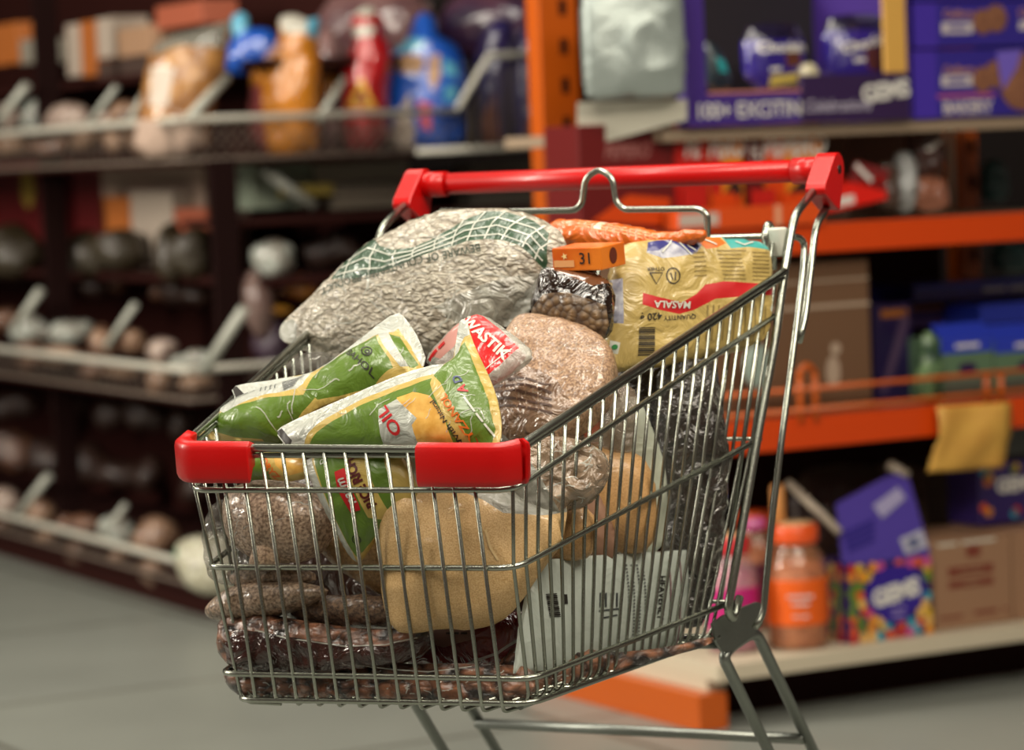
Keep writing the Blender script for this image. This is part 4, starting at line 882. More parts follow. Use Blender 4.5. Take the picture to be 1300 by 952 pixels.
# middle shelf
c = Carton('shipping_carton', 'big brown shipping carton with pale tape lines on the middle shelf', 'carton', 908, 1108, 333, 526, .05, .4, mat('kraft', '#63462f', .6), rest=m1-.004)
c.rect(0, .69, 1, .715, mat('tape_pale', '#a38f7c', .4)); c.rect(0, .86, 1, .875, mat('tape_pale', '#a38f7c'), off=.001); c.disc(.77, .42, .012, mat('tape_pale', '#a38f7c')); c.disc(.75, .27, .016, mat('tape_pale', '#a38f7c'), ry=.03)
Mx = Matrix.Translation(RK(rk(962, 465, -.02)[0], -.02, rk(962, 465, -.02)[1])) @ (Matrix.Rotation(A_R, 4, 'Z') @ Matrix.Rotation(math.pi/2, 4, 'X'))
o = lathe('price_disc', [(.001, .004), (.026, .004), (.029, .002), (.029, -.002), (.026, -.004), (.001, -.004)], mat('pale_green_plastic', '#8b9a90', .4, coat=.4), bay, Mx @ Matrix.Scale(1.35, 4, (0, 1, 0)))
c = Carton('chocolate_carton', 'dark violet chocolate carton leaning right of the shipping carton', 'carton', 1112, 1160, 385, 514, .16, .10, mat('deep_violet', '#1f1140', .4, coat=.5), rest=m1-.004)
c.poly([(.1, .1), (.3, .1), (.95, .8), (.8, .95)], mat('mauve_bar', '#4d3a55', .4)); c.rect(.2, .86, .9, .94, mat('amber_bar', '#9a5a24', .4))
for k, (x0, x1, y0, y1, t_, lb, rr_) in enumerate(((1108, 1340, 382, 420, .34, 'long dark violet carton at the back of the middle shelf, lower one', None), (1160, 1345, 356, 384, .30, 'blue carton with white lettering lying on top at the back of the middle shelf', None), (1245, 1345, 384, 412, .22, 'bright blue carton below the lettered blue one at the right edge', None))):
    c = Carton('blue_carton', lb, 'carton', x0, x1, y0, y1, t_, .16, (PURD, BB, mat('bright_blue', '#2436a8', .4, coat=.4))[k], rest=rr_)
    if k == 1: c.text('#5,4', .62, .45, .016, WHT, bold=.03); c.rect(.0, .7, 1, 1, mat('bright_blue', '#2436a8'))
    if k == 0: c.rect(.05, .75, .4, .95, mat('amber_bar', '#9a5a24'))
rbox('inner_riser', rk(1108, 420, .2)[0], s_r, .2, .58, m1-.004, rk(1200, 421, .34)[1]-.012, DARKB)
for k, (x0, x1, lb) in enumerate(((1196, 1262, 'green and blue sweet carton, left of two behind the orange guard wire'), (1264, 1345, 'green and blue sweet carton at the right edge behind the guard wire'))):
    c = Carton('sweet_carton', lb, 'carton', x0, x1, 428, 505, .06, .12, mat('leaf_green_card', '#567055', .4, coat=.3), 'green sweet cartons on the middle shelf', rest=m1-.004)
    c.rect(0, .76, 1, 1, mat('bright_blue', '#2436a8')); c.text('#6', .5, .87, .013, WHT, bold=.03); c.disc(.5, .52, .022, PURD, ry=.010); c.rect(.04, 0, .96, .34, mat('dull_grey_green', '#54564a', .5))
    box('lid_flap', c.O+cZ*c.h, rS*c.w, cZ*.026+rT*.03, rT*.002, mat('bright_blue', '#2436a8'), c.root, 0)
r_ = rk(1182, 470, .05)
pouch('leaf_printed_packet', RK(r_[0], .05, r_[1]), -rT+rS*-.3, [(1168, 430), (1178, 418), (1190, 432), (1196, 470), (1190, 506), (1172, 508), (1160, 490), (1166, 460)], .015, [mat('bright_leaf', '#6f8d5e', .4, coat=.4, color2='#1d3a2c', vscale=30)], 'mottled green packet at the left end of the green sweet cartons', 'packet', wr=.003, seed=250)
# yellow note
bm = bmesh.new(); rows = []
for j in range(13):
    v = j/12; row = []
    for i in range(9):
        px = 1186+(i/8)*94-(1-abs(v-.3))*0+(-6 if j > 6 else 0)*(v); py = 516+v*84-(i/8)*6
        q = rk(px, py, -.012); off = -.012-.012*math.sin(v*3+.5)-.004*math.sin(i*1.1+v*5)
        row.append(bm.verts.new(RK(q[0], off, q[1])))
    rows.append(row)
for j in range(12):
    for i in range(8): bm.faces.new((rows[j][i], rows[j][i+1], rows[j+1][i+1], rows[j+1][i])).smooth = True
o = mkobj('paper_note', fromb(bm), [mat('yellow_paper', '#c99a45', .6, color2='#bd8a3c', vscale=18)]); md = o.modifiers.new('s', 'SOLIDIFY'); md.thickness = .0008
tag(o, 'crinkled yellow paper note hanging from the middle orange beam', 'paper note')
# ---- bottom shelf
def jar(name, label, px, pyb, pyt, pr, t, glass, fill, lid, band, tube_=None, group=None):
    r_ = rk(px, pyb, t); P_ = RK(r_[0], t, BZ1+.001); r = pr*P_.y/FPX; h = (pyb-pyt)*P_.y/FPX
    M_ = Matrix.Translation(P_); R_ = root(name, label, 'sweet jar', P_, group)
    lathe('jar_glass', [(.3*r, 0), (.95*r, .001), (r, .01), (r, h*.62), (.92*r, h*.72), (.68*r, h*.82), (.66*r, h*.86)], glass, R_, M_)
    lathe('sweets', [(.3*r, .004), (.9*r, .006), (.93*r, h*.4), (.85*r, h*.68), (.3*r, h*.72)], fill, R_, M_)
    lathe('jar_label', [(1.01*r, h*.20), (1.012*r, h*.21), (1.012*r, h*.56), (1.01*r, h*.57)], band, R_, M_)
    lid_ = lathe('lid', [(.3*r, h*.85), (.74*r, h*.85), (.76*r, h*.87), (.76*r, h*.97), (.70*r, h*1.0), (.2*r, h)], lid, R_, M_)
    return R_, P_, r, h
R_, P_, r, h = jar('sweet_jar', 'clear jar of pinkish sweets with orange label and orange lid on the bottom shelf', 1014, 830, 672, 40, .06, mat('jar_clear', '#c98a62', .12, alpha=.35, coat=1), mat('peach_sweets', '#c9805c', .5, color2='#8c4028', vscale=38, bump=.6, bscale=38), mat('orange_lid', '#d9511c', .35, coat=.4), mat('orange_label', '#d8590f', .4))
lathe('lid_disc', [(.3*r, h*1.0), (.60*r, h*1.0), (.58*r, h*1.015), (.2*r, h*1.015)], mat('cream_disc', '#c9a679', .5), R_, Matrix.Translation(P_))
cdirn = (CAM-P_); cdirn.z = 0; cdirn.normalize(); Uc = Vector((-cdirn.y, cdirn.x, 0))
for tx, fz, sz in (('#6', .44, .011), ('#4', .38, .011), ('#2,2', .28, .009)):
    face_text('lettering', tx, P_+cdirn*(r*1.03)+cZ*h*fz+Uc*.006, Uc, cZ, sz, mat('pale_lilac_ink', '#c9a6a0', .5), R_, bold=.03)
R2, P2, r2, h2 = jar('sweet_jar', 'jar of pink sweets with magenta label and pink red lid, left of the orange jar', 932, 838, 690, 34, .10, mat('jar_pink', '#c49aa0', .12, alpha=.35, coat=1), mat('pink_sweets', '#b98a92', .5, color2='#a04a68', vscale=38, bump=.6, bscale=38), mat('red_lid', '#b5232c', .35, coat=.4), mat('magenta_label', '#b01c6c', .4))
lathe('lid_disc', [(.3*r2, h2*1.0), (.60*r2, h2*1.0), (.58*r2, h2*1.02), (.2*r2, h2*1.02)], mat('cream_disc', '#c9a679'), R2, Matrix.Translation(P2))
jar('sweet_jar', 'further jar with a red orange lid half hidden behind the two front jars', 966, 815, 665, 30, .30, mat('jar_clear', '#c98a62'), mat('peach_sweets', '#c9805c'), mat('orange_lid', '#d9511c'), mat('dark_label', '#5a2238', .4))
a = rk(994, 672, .09); b = rk(996, 632, .09)
o = lathe('wafer_stick', [(.008, 0), (.0125, .003), (.0125, .062), (.010, .068), (.003, .070)], mat('wafer_orange', '#c98a4e', .5), None, Matrix.Translation(Vector((P_.x-.028, P_.y, P_.z+h*1.018)))); tag(o, 'short orange wafer tube standing on the lid of the orange jar', 'wafer tube')
a = P2+cZ*(h2*1.02+.012)
pouch('pink_packet', a, Vector((0, -1, .2)), [(940, 660), (965, 655), (974, 662), (968, 674), (945, 676)], .01, [mat('pink_foil', '#a8407a', .3, coat=.7)], 'pink foil packet lying on the lid of the pink sweet jar', 'packet', seed=255)
c = Carton('candy_carton', 'candy carton covered in coloured buttons, its violet lid folded up', 'carton', 1078, 1184, 712, 826, .02, .13, mat('button_carton_purple', '#2c1a5c', .4, coat=.4), rest=BZ1+.001)
rnd = random.Random(4); bc = ['#d0531e', '#c9a024', '#2a93a8', '#c04a86', '#5f7a2a', '#d8891f', '#b8311c', '#d9a95a']
bms = {k: [] for k in range(8)}
for i in range(9):
    for j in range(9):
        x = (i+.5)/9+rnd.uniform(-.03, .03); y = (j+.5)/9+rnd.uniform(-.03, .03)
        if ((x-.56)/.37)**2+((y-.60)/.36)**2 < 1: continue
        bms[rnd.randrange(8)].append((max(.045, min(.955, x)), max(.05, min(.95, y))))
for k in range(8):
    bm = bmesh.new()
    for (x, y) in bms[k]:
        for O_, U_, N_, sc__ in ((c.O, c.U, c.N*-1, c.w),):
            bm.faces.new([bm.verts.new(O_+U_*(x*sc__+.0095*math.cos(q*.785))+cZ*(y*c.h+.0105*math.sin(q*.785))+N_*(.0022+k*.0002)) for q in range(8)])
        if x < .5:
            bm.faces.new([bm.verts.new(c.O+c.N*(x*2*c.d*.9+.01+.0085*math.cos(q*.785))+cZ*(y*c.h+.0105*math.sin(q*.785))-c.U*.0022) for q in range(8)])
    mkobj('button_print', fromb(bm), [mat('gem%d' % k, bc[k], .4, coat=.4)], c.root)
c.poly([(.56+.36*math.cos(q*.3142), .60+.35*math.sin(q*.3142)+(-.06 if 13 < q < 17 else 0)) for q in range(20)], mat('royal_purple', '#2b1484', .4, coat=.4), off=.0045)
face_text('lettering', 'GEMS', c.O+c.U*c.w*.56+cZ*c.h*.58, c.U, cZ, .030, WHT, c.root, off=.006, bold=.06, rot=9, sx=1.0)
for q in range(2): face_text('lettering', '#5' if q else '#3,2', c.O+c.U*c.w*.58+cZ*c.h*(.38-.09*q), c.U, cZ, .008, mat('lilac_ink', '#9a8ac0', .5), c.root, off=.006, bold=.02)
T1 = RK(rk(1068, 720, .03)[0], .03, rk(1068, 720, .03)[1]); 
lid = [(1070, 716), (1172, 716), (1180, 700), (1152, 600), (1128, 604), (1062, 640)]
bm = bmesh.new(); fa = []; fb = []
for (x, y) in lid:
    tt = .03+(716-y)/116*.03; q = rk(x, y, tt); p = RK(q[0], tt, q[1]); fa.append(bm.verts.new(p)); fb.append(bm.verts.new(p+rT*.004))
bm.faces.new(fa); bm.faces.new(fb[::-1])
for i in range(len(fa)): bm.faces.new((fa[i], fa[(i+1) % len(fa)], fb[(i+1) % len(fb)], fb[i]))
mkobj('lid_flap', fromb(bm), [mat('lid_violet', '#4a3a96', .4, coat=.3)], c.root)
def rpoly(name, pts, mt, parent, off=.003):
    bm = bmesh.new(); vs = []
    for (x, y) in pts:
        tt = .03+(716-y)/116*.03-off; q = rk(x, y, tt); vs.append(bm.verts.new(RK(q[0], tt, q[1])))
    bm.faces.new(vs); return mkobj(name, fromb(bm), [mt], parent)
rpoly('white_print', [(1108, 642), (1140, 618), (1150, 632), (1120, 658)], mat('lilac_print', '#9a94b8', .5), c.root)
for j in range(4): rpoly('print_bar', [(1070+j*2, 676+j*7), (1110, 658+j*8), (1111, 662+j*8), (1071+j*2, 680+j*7)], BB, c.root)
rpoly('barcode_panel', [(1142, 684), (1170, 672), (1178, 694), (1150, 704)], mat('pale_print2', '#a9a8b8', .5), c.root); rpoly('barcode', [(1151, 686), (1164, 680), (1169, 691), (1156, 697)], mat('slate', '#5a5f80', .5), c.root, .005)
tubes('white_edge', [[RK(rk(1000, 612, .12)[0], .12, rk(1000, 612, .12)[1]), RK(rk(1066, 676, .03)[0], .03, rk(1066, 676, .03)[1])]], .008, mat('raw_card', '#a79a8a', .6), c.root)
tubes('white_edge', [[RK(rk(1128, 590, .07)[0], .07, rk(1128, 590, .07)[1]), RK(rk(1152, 603, .06)[0], .06, rk(1152, 603, .06)[1])]], .009, mat('raw_card', '#a79a8a'), c.root)
c = Carton('printed_carton', 'brown corrugated carton with red block print on the bottom shelf', 'carton', 1188, 1286, 684, 800, .03, .22, mat('kraft_light', '#8d6a50', .6), rest=BZ1+.001)
for (x0, x1, y0, y1) in ((.42, .60, .80, .93), (.18, .76, .60, .70), (.18, .76, .46, .54), (.05, .35, .12, .15), (.5, .8, .13, .17), (.88, .93, .13, .17)): c.rect(x0, y0, x1, y1, mat('brick_ink', '#6e2f20', .6))
c.text('#3,6', .47, .65, .008, c.body.data.materials[0], bold=.02); c.text('#7', .47, .5, .007, c.body.data.materials[0], bold=.02)
for (x0, x1) in ((.05, .30), (.36, .80)): c.rect(x0, .955, x1, .99, mat('white_tape', '#c4bdae', .4))
Carton('brown_carton', 'brown carton half cut by the right picture edge on the bottom shelf', 'carton', 1288, 1350, 672, 792, .03, .2, mat('kraft_light', '#8d6a50'), rest=BZ1+.001)
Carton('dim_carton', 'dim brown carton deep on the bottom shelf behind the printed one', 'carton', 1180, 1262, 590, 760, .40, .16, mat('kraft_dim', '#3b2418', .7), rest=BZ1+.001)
c = Carton('candy_carton', 'button printed violet candy carton at the right picture edge, on the brown cartons', 'carton', 1244, 1345, 585, 668, .12, .10, mat('button_carton_purple', '#2c1a5c'))
face_text('lettering', 'GEMS', c.O+rS*c.w*.45+cZ*c.h*.62, rS, cZ, .026, WHT, c.root, off=.004, bold=.05)
rnd = random.Random(8)
for k in range(14):
    x, y = rnd.choice(((rnd.uniform(.05, .95), rnd.uniform(.05, .3)), (rnd.uniform(.05, .95), rnd.uniform(.85, .95)), (rnd.uniform(.04, .14), rnd.uniform(.1, .9)))); c.disc(x, y, .009, mat('gem%d' % (k % 8), '#ffffff'))
pouch('dark_bag', RK(rk(1085, 640, .35)[0], .35, rk(1085, 640, .35)[1]), -rT, [(1000, 600), (1100, 585), (1150, 620), (1160, 740), (1010, 740)], .05, [mat('dusky_brown', '#2c1712', .5, coat=.6)], 'dark brown sack at the back of the bottom shelf', 'sack', wr=.006, seed=260)

# ---------------------------------------------------------------- dark gondola on the left
GO = hz(250, 792, 0); A_G = .47
gF = Vector((-math.sin(A_G), math.cos(A_G), 0)); gD = Vector((math.cos(A_G), math.sin(A_G), 0))
def GK(s, t, z): return GO+gF*s+gD*t+cZ*z
def gk(px, py, t=0):     # on the long front face, t inwards
    p = hit(px, py, GO+gD*t, gD)-GO; return p.dot(gF), p.z
def ge(px, py, s=0):     # on the end face, s inwards
    p = hit(px, py, GO+gF*s, gF)-GO; return p.dot(gD), p.z
gon = root('wire_gondola', 'dark shop gondola with three tiers of wire baskets on the left', 'shelving', GO)
GB = mat('gondola_black', '#160504', .8, spec=.1); GBR = mat('gondola_brown', '#290b07', .8, spec=.15); GW = mat('basket_wire', '#bdb9ad', .45)
def gbox(name, s0, s1, t0, t1, z0, z1, mt, parent=None, bevel=.003): return box(name, GK(s0, t0, z0), gF*(s1-s0), cZ*(z1-z0), gD*(t1-t0), mt, parent or gon, bevel)
gbox('back_panel', .42, 5, .60, .63, 0, 1.75, GBR); 
gbox('end_panel', .40, .42, .60, 1.15, .05, 1.0, GBR)
for s_ in (.0, 1.18, 2.36): gbox('post', s_, s_+.02, .085, .150, 0, 1.9 if s_ else gk(250, 203)[1], GB)
gbox('post', .0, .05, 1.0, 1.06, 0, 1.9, GB)
zA1 = gk(250, 150)[1]; zA0 = gk(250, 203)[1]; zB1 = gk(250, 472)[1]; zB0 = gk(250, 512)[1]; zC1 = gk(222, 711)[1]; zC0 = gk(235, 745)[1]
print('G', zA0, zA1, zB0, zB1, zC0, zC1, ge(580, 155), ge(690, 195), gk(0, 415), gk(0, 650), gk(50, 160))
TE = ge(580, 155)[0]
gbox('plinth', .03, 5, .06, .6, 0, .06, GBR)
MESHW = mat('mesh_wire', '#6e6258', .5)
for nm, z0, z1 in (('top', zA0, zA1), ('mid', zB0, zB1), ('low', zC0, zC1)):
    B = []
    te = TE if nm == 'top' else .95
    tubes('basket_rail', [[GK(5, 0, z1), GK(0, 0, z1), GK(0, te, z1)]], .0085, GW, gon, rad=.01)
    tubes('basket_lip', [[GK(5, .03, z0), GK(.02, .02, z0), GK(.02, te, z0)]], .0045, MESHW, gon, rad=.01)
    gbox('basket_floor', .02, 5, .02, .6, z0-.012, z0-.004, GBR); gbox('basket_floor', .02, .4, .6, 1.1, z0-.012, z0-.004, GBR)
    # crossed mesh in the front and end faces
    hh = z1-z0; bm = bmesh.new(); x = 0
    while x < 3.0 and nm != 'none':
        tube(bm, [GK(x, .002, z1), GK(x+hh*.9, .026, z0)], .0010, 4); tube(bm, [GK(x+hh*.9, .002, z1), GK(x, .026, z0)], .0010, 4); x += .05
    mkobj('front_mesh', fromb(bm), [MESHW], gon)
    bm = bmesh.new(); x = 0
    while x < te-.05:
        tube(bm, [GK(.002, x, z1), GK(.02, x+hh*.9, z0)], .0010, 4); tube(bm, [GK(.002, x+hh*.9, z1), GK(.02, x, z0)], .0010, 4); x += .026
    mkobj('end_mesh', fromb(bm), [MESHW], gon)
# raised corner of the top basket and divider arms
hgt = ge(622, 85)[1]-ge(580, 155)[1]; e2 = ge(622, 85)[0]; e3 = ge(690, 85)[0]
tubes('basket_end', [[GK(0, TE, zA1), GK(0, e2, zA1+hgt), GK(0, e3+.03, zA1+hgt)]], .0085, GW, gon, rad=.01)
for k in range(9):
    u = TE+.04+k*(e3-TE)/8; zt = zA1+hgt if u > e2 else zA1+hgt*(u-TE)/(e2-TE); tubes('end_bar', [[GK(.01, u, zA0), GK(.01, u, zt)]], .003, MESHW, gon, seg=5)
tubes('basket_lip', [[GK(.02, TE-.1, zA0), GK(.02, e3+.05, zA0)]], .008, GW, gon)
def arm(p0, p1, t0=0, dt=.22, end=False, r=.012):
    """divider arm from the rail at pixel p0 rising inwards to pixel p1"""
    if end: a = ge(*p0, 0); b = ge(*p1, dt); P_, Q_ = GK(0, a[0], a[1]), GK(dt, b[0], b[1])
    else: a = gk(*p0, 0); b = gk(*p1, dt); P_, Q_ = GK(a[0], 0, a[1]), GK(b[0], dt, b[1])
    bm = bmesh.new(); tube(bm, [P_, Q_], r, 8); return mkobj('divider_arm', fromb(bm), [mat('pale_divider', '#9fa096', .45)], gon)
arm((-2, 155), (34, 108), dt=.05); arm((112, 158), (148, 110), dt=.05, r=.008); arm((165, 152), (190, 108), dt=.05, r=.008); arm((240, 150), (288, 98), dt=.06, end=True); arm((404, 152), (438, 100), dt=.06, end=True, r=.009)
arm((20, 415), (52, 368), dt=.05); arm((135, 440), (172, 386), dt=.05, r=.009); arm((258, 472), (310, 392), dt=.06, r=.013); arm((22, 655), (62, 604), dt=.05, r=.011); arm((130, 680), (160, 640), dt=.05, r=.008)
# boxes and bags on the gondola
def gp(px, py, Y): return atd(px, py, Y)
CF = Vector((.05, -1, .08))
NA = grains('bag_nuts_tan', '#9a7a62', '#5a3c2c', 40, cb=1, bump=.8, coat=1, cbs=34); NB = grains('bag_nuts_pale', '#a9968a', '#6b554c', 36, cb=1, bump=.8, coat=1, cbs=30); NC = grains('bag_nuts_brown', '#6a452f', '#2c1710', 34, cb=1, bump=.8, coat=1, cbs=30); ND = mat('bag_clear_white', '#aab0a8', .2, coat=1, coatbump=1, cbscale=18, color2='#6d6258', vscale=22); NE = grains('bag_seed_dark', '#3a2218', '#1a0c08', 40, cb=1, bump=.5, coat=.7, cbs=30)
def blob(x0, y0, x1, y1, rnd):
    n = 9; cx, cy = (x0+x1)/2, (y0+y1)/2; return [(cx+(x1-x0)/2*math.cos(i/n*6.283)*rnd.uniform(.6, 1.25), cy+(y1-y0)/2*math.sin(i/n*6.283)*rnd.uniform(.6, 1.25)) for i in range(n)]
def row(name, label, group, cat, xs, yfun, size, depth_t, mats, seed, T=.05):
    rnd = random.Random(seed)
    for k, x in enumerate(xs):
        x += rnd.uniform(-9, 9); y = yfun(x)+rnd.uniform(-7, 7); w_ = size*rnd.uniform(.7, 1.45); h_ = size*rnd.uniform(.5, 1.05)
        s_, z_ = gk(x, y, depth_t); P_ = GK(s_, depth_t, z_)
        n_ = Vector((rnd.uniform(-.4, .1), -1, rnd.uniform(0, .7)))
        o, s = pouch(name, P_, n_, blob(x-w_, y-h_, x+w_, y+h_, rnd), T*rnd.uniform(.7, 1.1), [rnd.choice(mats)], label, cat, group, wr=.010, wsc=18, seed=seed+k, step=.02)
row('snack_bag', 'pale clear bag of nuts heaped in the top wire basket at the left', 'clear snack bags in the top basket', 'snack bag', (12, 52, 96, 134, 170), lambda x: 152-x*.03, 26, .13, [NB, NA, NB, ND], 300)
row('snack_bag', 'clear bag of nuts heaped in the middle wire basket', 'clear snack bags in the middle basket', 'snack bag', (8, 48, 88, 130, 170, 212, 252), lambda x: 405+x*.2, 26, .12, [NA, NC, ND, NB], 320)
row('snack_bag', 'clear bag of nuts heaped in the bottom wire basket', 'clear snack bags in the bottom basket', 'snack bag', (6, 44, 82, 120, 158, 196), lambda x: 640+x*.26, 25, .12, [NA, NB, NC, ND], 340)
row('snack_bag', 'clear bag of nuts pressed against the mesh of the middle wire basket', 'clear snack bags against the middle mesh', 'snack bag', (-5, 40, 78, 118, 155, 200, 240), lambda x: 440+x*.2, 24, .07, [NA, NB, NC], 420)
row('snack_bag', 'clear bag of nuts pressed against the mesh of the bottom wire basket', 'clear snack bags against the bottom mesh', 'snack bag', (10, 60, 108, 150, 190), lambda x: 672+x*.26, 20, .07, [NA, NC], 440)
row('snack_bag', 'dusty clear bag of nuts pressed against the mesh of the top wire basket', 'clear snack bags against the top mesh', 'snack bag', (14, 58, 102, 144, 190, 232), lambda x: 182, 24, .07, [NA, NC, NB], 460)
row('seed_bag', 'dark shiny bag stacked behind the middle wire basket', 'dark bags behind the middle basket', 'snack bag', (15, 65, 115, 160, 205, 240, 262), lambda x: 345+x*.10, 30, .34, [NE, NE, NE, NC], 360)
row('seed_bag', 'dark shiny bag piled behind the bottom wire basket', 'dark bags behind the bottom basket', 'snack bag', (10, 58, 108, 152, 200, 245), lambda x: 575+x*.18, 34, .34, [NE, NE, NE, NC], 380)
row('seed_bag', 'dark olive brown bag mounded in front of the small cartons on the inner shelf', 'dark mounded bags by the inner cartons', 'snack bag', (112, 160, 215, 248, 20), lambda x: 322, 38, .21, [mat('olive_dark_bag', '#2e2412', .5, coat=.4, coatbump=1, cbscale=22)], 480)
row('seed_bag', 'dark bag in the shade below the middle wire basket', 'dark bags below the middle basket', 'snack bag', (20, 80, 140, 190, 240), lambda x: 515+x*.1, 26, .34, [NE], 400)
o, s = pouch('sugar_bag', GK(.0, .10, zC1+.02)-gD*.0, Vector((-.2, -1, .3)), [(220, 700), (232, 684), (270, 678), (300, 682), (312, 720), (300, 752), (262, 758), (232, 742)], .05, [mat('white_rice_bag', '#b8b5a0', .3, coat=1, color2='#98937c', vscale=60, coatbump=.8), mat('green_tag', '#2f8a68', .4)],
    'pale rice bag with a green corner at the near end of the bottom basket', 'rice bag', regions=[([(218, 700), (226, 692), (230, 706), (222, 716)], 1)], wr=.006, seed=420)
def gcard(name, label, x0, y0, x1, y1, t, d, mt, cat='carton', group=None, rest=None):
    s0, z0 = gk(x1, y1, t); s1 = gk(x0, y1, t)[0]; z1 = gk((x0+x1)/2, y0, t)[1]
    R_ = root(name, label, cat, GK(s0, t, z0), group); box('carton_body', GK(s0, t, z0), gF*(s1-s0), cZ*(z1-z0), gD*d, mt, R_, .003)
    return R_
gbox('inner_shelf', .06, 5, .22, .6, gk(150, 345, .25)[1]-.02, gk(150, 345, .25)[1], GBR)
gbox('inner_shelf', .06, 5, .25, .6, gk(130, 100, .28)[1]-.02, gk(130, 100, .28)[1], GBR)
PB = mat('dusty_board', '#ab9384', .6); RB = mat('dark_red_board', '#5c0f12', .5); YB = mat('ochre_disc', '#a58a3a', .5); OB = mat('dull_orange_board', '#b0642c', .5); WB = mat('pale_board', '#b3a496', .5)
gcard('shelf_carton', 'large dusty brown carton under the top basket between the black posts', 134, 207, 264, 345, .34, .12, PB)
gcard('red_carton', 'dark red carton just right of the left black post', 96, 207, 134, 300, .36, .1, RB)
R_ = gcard('red_carton', 'dark red carton with an ochre disc at the left picture edge under the top basket', -20, 207, 54, 320, .36, .1, RB)
s_, z_ = gk(36, 238, .36); face_poly('printed_disc', [(.06*math.cos(k*.4), .06*math.sin(k*.4)) for k in range(16)], GK(s_, .36, z_)-gD*.002, gF*-1, cZ, YB, R_, off=.0)
gcard('orange_carton', 'small dull orange carton on the inner shelf behind the middle basket', 132, 250, 165, 335, .27, .06, OB)
gcard('pale_carton', 'pale cream carton beside the small orange one on the inner shelf', 168, 243, 222, 335, .28, .055, WB)
gcard('coral_carton', 'flat coral carton left of the near black post on the inner shelf', 224, 264, 264, 335, .27, .06, mat('coral_board', '#a85a42', .5))
gcard('cream_carton', 'cream carton high on the gondola right of the left black post', 86, 30, 104, 96, .34, .1, WB); gcard('orange_strip_carton', 'orange and cream carton high on the gondola', 104, 26, 122, 96, .34, .1, OB)
gcard('white_carton', 'whitish carton next to the orange one high on the gondola', 124, 22, 146, 72, .34, .1, WB); gcard('tan_carton', 'tan flat carton on the high inner shelf beside the cookie bag', 148, 34, 192, 68, .34, .1, mat('tan_board', '#a88468', .5))
gcard('dark_carton', 'dark flat carton under the tan one on the high shelf', 124, 74, 192, 96, .34, .1, mat('dusk_board', '#4a3a34', .5))
gcard('coral_strip_carton', 'coral topped carton at the upper edge left of the cookie bag', 198, 4, 256, 30, .36, .1, mat('coral_board', '#a85a42')); gcard('amber_carton', 'amber and cream carton at the left picture edge, high up', -10, 30, 24, 80, .34, .1, OB)
gcard('grey_carton', 'greyish carton right of the amber one at the left edge, high up', 26, 50, 42, 80, .34, .1, mat('grey_board', '#8a8478', .5))
# bags on the top basket along the gondola's end
def ebag(name, label, cat, pts, t_s, mats, regions=(), seed=0, T=.06, group=None, wr=.008, wsc=12):
    xm = sum(p[0] for p in pts)/len(pts); ym = sum(p[1] for p in pts)/len(pts); a = ge(xm, ym, t_s); return pouch(name, GK(t_s, a[0], a[1]), Vector((-.15, -1, .08)), pts, T, mats, label, cat, group, regions=regions, wr=wr, wsc=wsc, seed=seed, step=.012)
COOK = grains('cookies_tan', '#b07c3e', '#7a4d22', 22, cb=.9, bump=.8, coat=.9, cbs=12, kind='voronoi')
ebag('cookie_bag', 'clear bag of golden cookies with a white label in the top basket', 'cookie bag', [(168, 200), (178, 140), (190, 70), (205, 48), (285, 30), (296, 20), (286, 80), (268, 150), (262, 200)], .10, [COOK, WB, mat('clear_neck', '#8c8a80', .2, alpha=.5, coat=1), PB],
     [([(198, 86), (230, 88), (222, 138), (196, 136)], 1), ([(194, 68), (205, 48), (285, 30), (294, 24), (286, 62), (240, 60), (200, 72)], 2), ([(168, 200), (176, 152), (264, 160), (262, 200)], 3)], 430)
BL = mat('blue_bag', '#164fae', .3, coat=1, coatbump=.8, cbscale=14); LBL = mat('light_blue_bag', '#5aa0bc', .3, coat=1); OG = mat('amber_bag', '#b8721c', .3, coat=1, coatbump=.8, cbscale=14); PKB = mat('pale_pink_bag', '#b08a80', .3, coat=1); RDB = mat('red_bag', '#a8141a', .3, coat=1, coatbump=.8, cbscale=14); TWH = mat('twist_white', '#bcb8ac', .3, coat=1, coatbump=.8)
ebag('snack_bag', 'blue snack bag with a light blue twisted top behind the cookie bag', 'snack bag', [(286, 90), (284, 62), (300, 50), (290, 30), (300, 14), (316, 18), (316, 38), (336, 34), (356, 46), (352, 72), (330, 96), (300, 96)], .22, [BL, LBL], [([(288, 44), (290, 28), (300, 14), (318, 18), (316, 40), (302, 48)], 1)], 432, T=.04)
ebag('snack_bag', 'amber snack bag with a pink and white gathered top in the top basket', 'snack bag', [(316, 200), (318, 120), (318, 90), (345, 62), (358, 44), (352, 24), (372, 16), (392, 26), (408, 20), (402, 50), (408, 80), (405, 130), (404, 200)], .10, [OG, TWH, LBL, mat('plum_patch', '#7c3a3a', .4), PKB],
     [([(352, 24), (372, 16), (392, 26), (394, 44), (364, 46)], 1), ([(392, 26), (410, 18), (406, 50), (394, 48)], 2), ([(322, 88), (356, 50), (364, 60), (346, 82)], 4), ([(316, 200), (318, 112), (338, 108), (345, 200)], 3)], 434)
ebag('bread_bag', 'red snack bag with a white twisted top and yellow triangle print', 'snack bag', [(436, 198), (434, 120), (432, 80), (448, 66), (450, 50), (446, 20), (468, 4), (488, 24), (486, 46), (500, 60), (494, 110), (490, 198)], .10, [RDB, TWH, mat('yellow_tri', '#c99a3c', .4), mat('faded_red', '#7a2a2a', .4)],
     [([(442, 52), (446, 36), (480, 34), (478, 48)], 1), ([(450, 14), (468, 2), (480, 12), (474, 24), (454, 22)], 1), ([(444, 138), (466, 100), (484, 140)], 2), ([(455, 132), (466, 114), (474, 132)], 3), ([(436, 198), (435, 158), (490, 158), (490, 198)], 3)], 436)
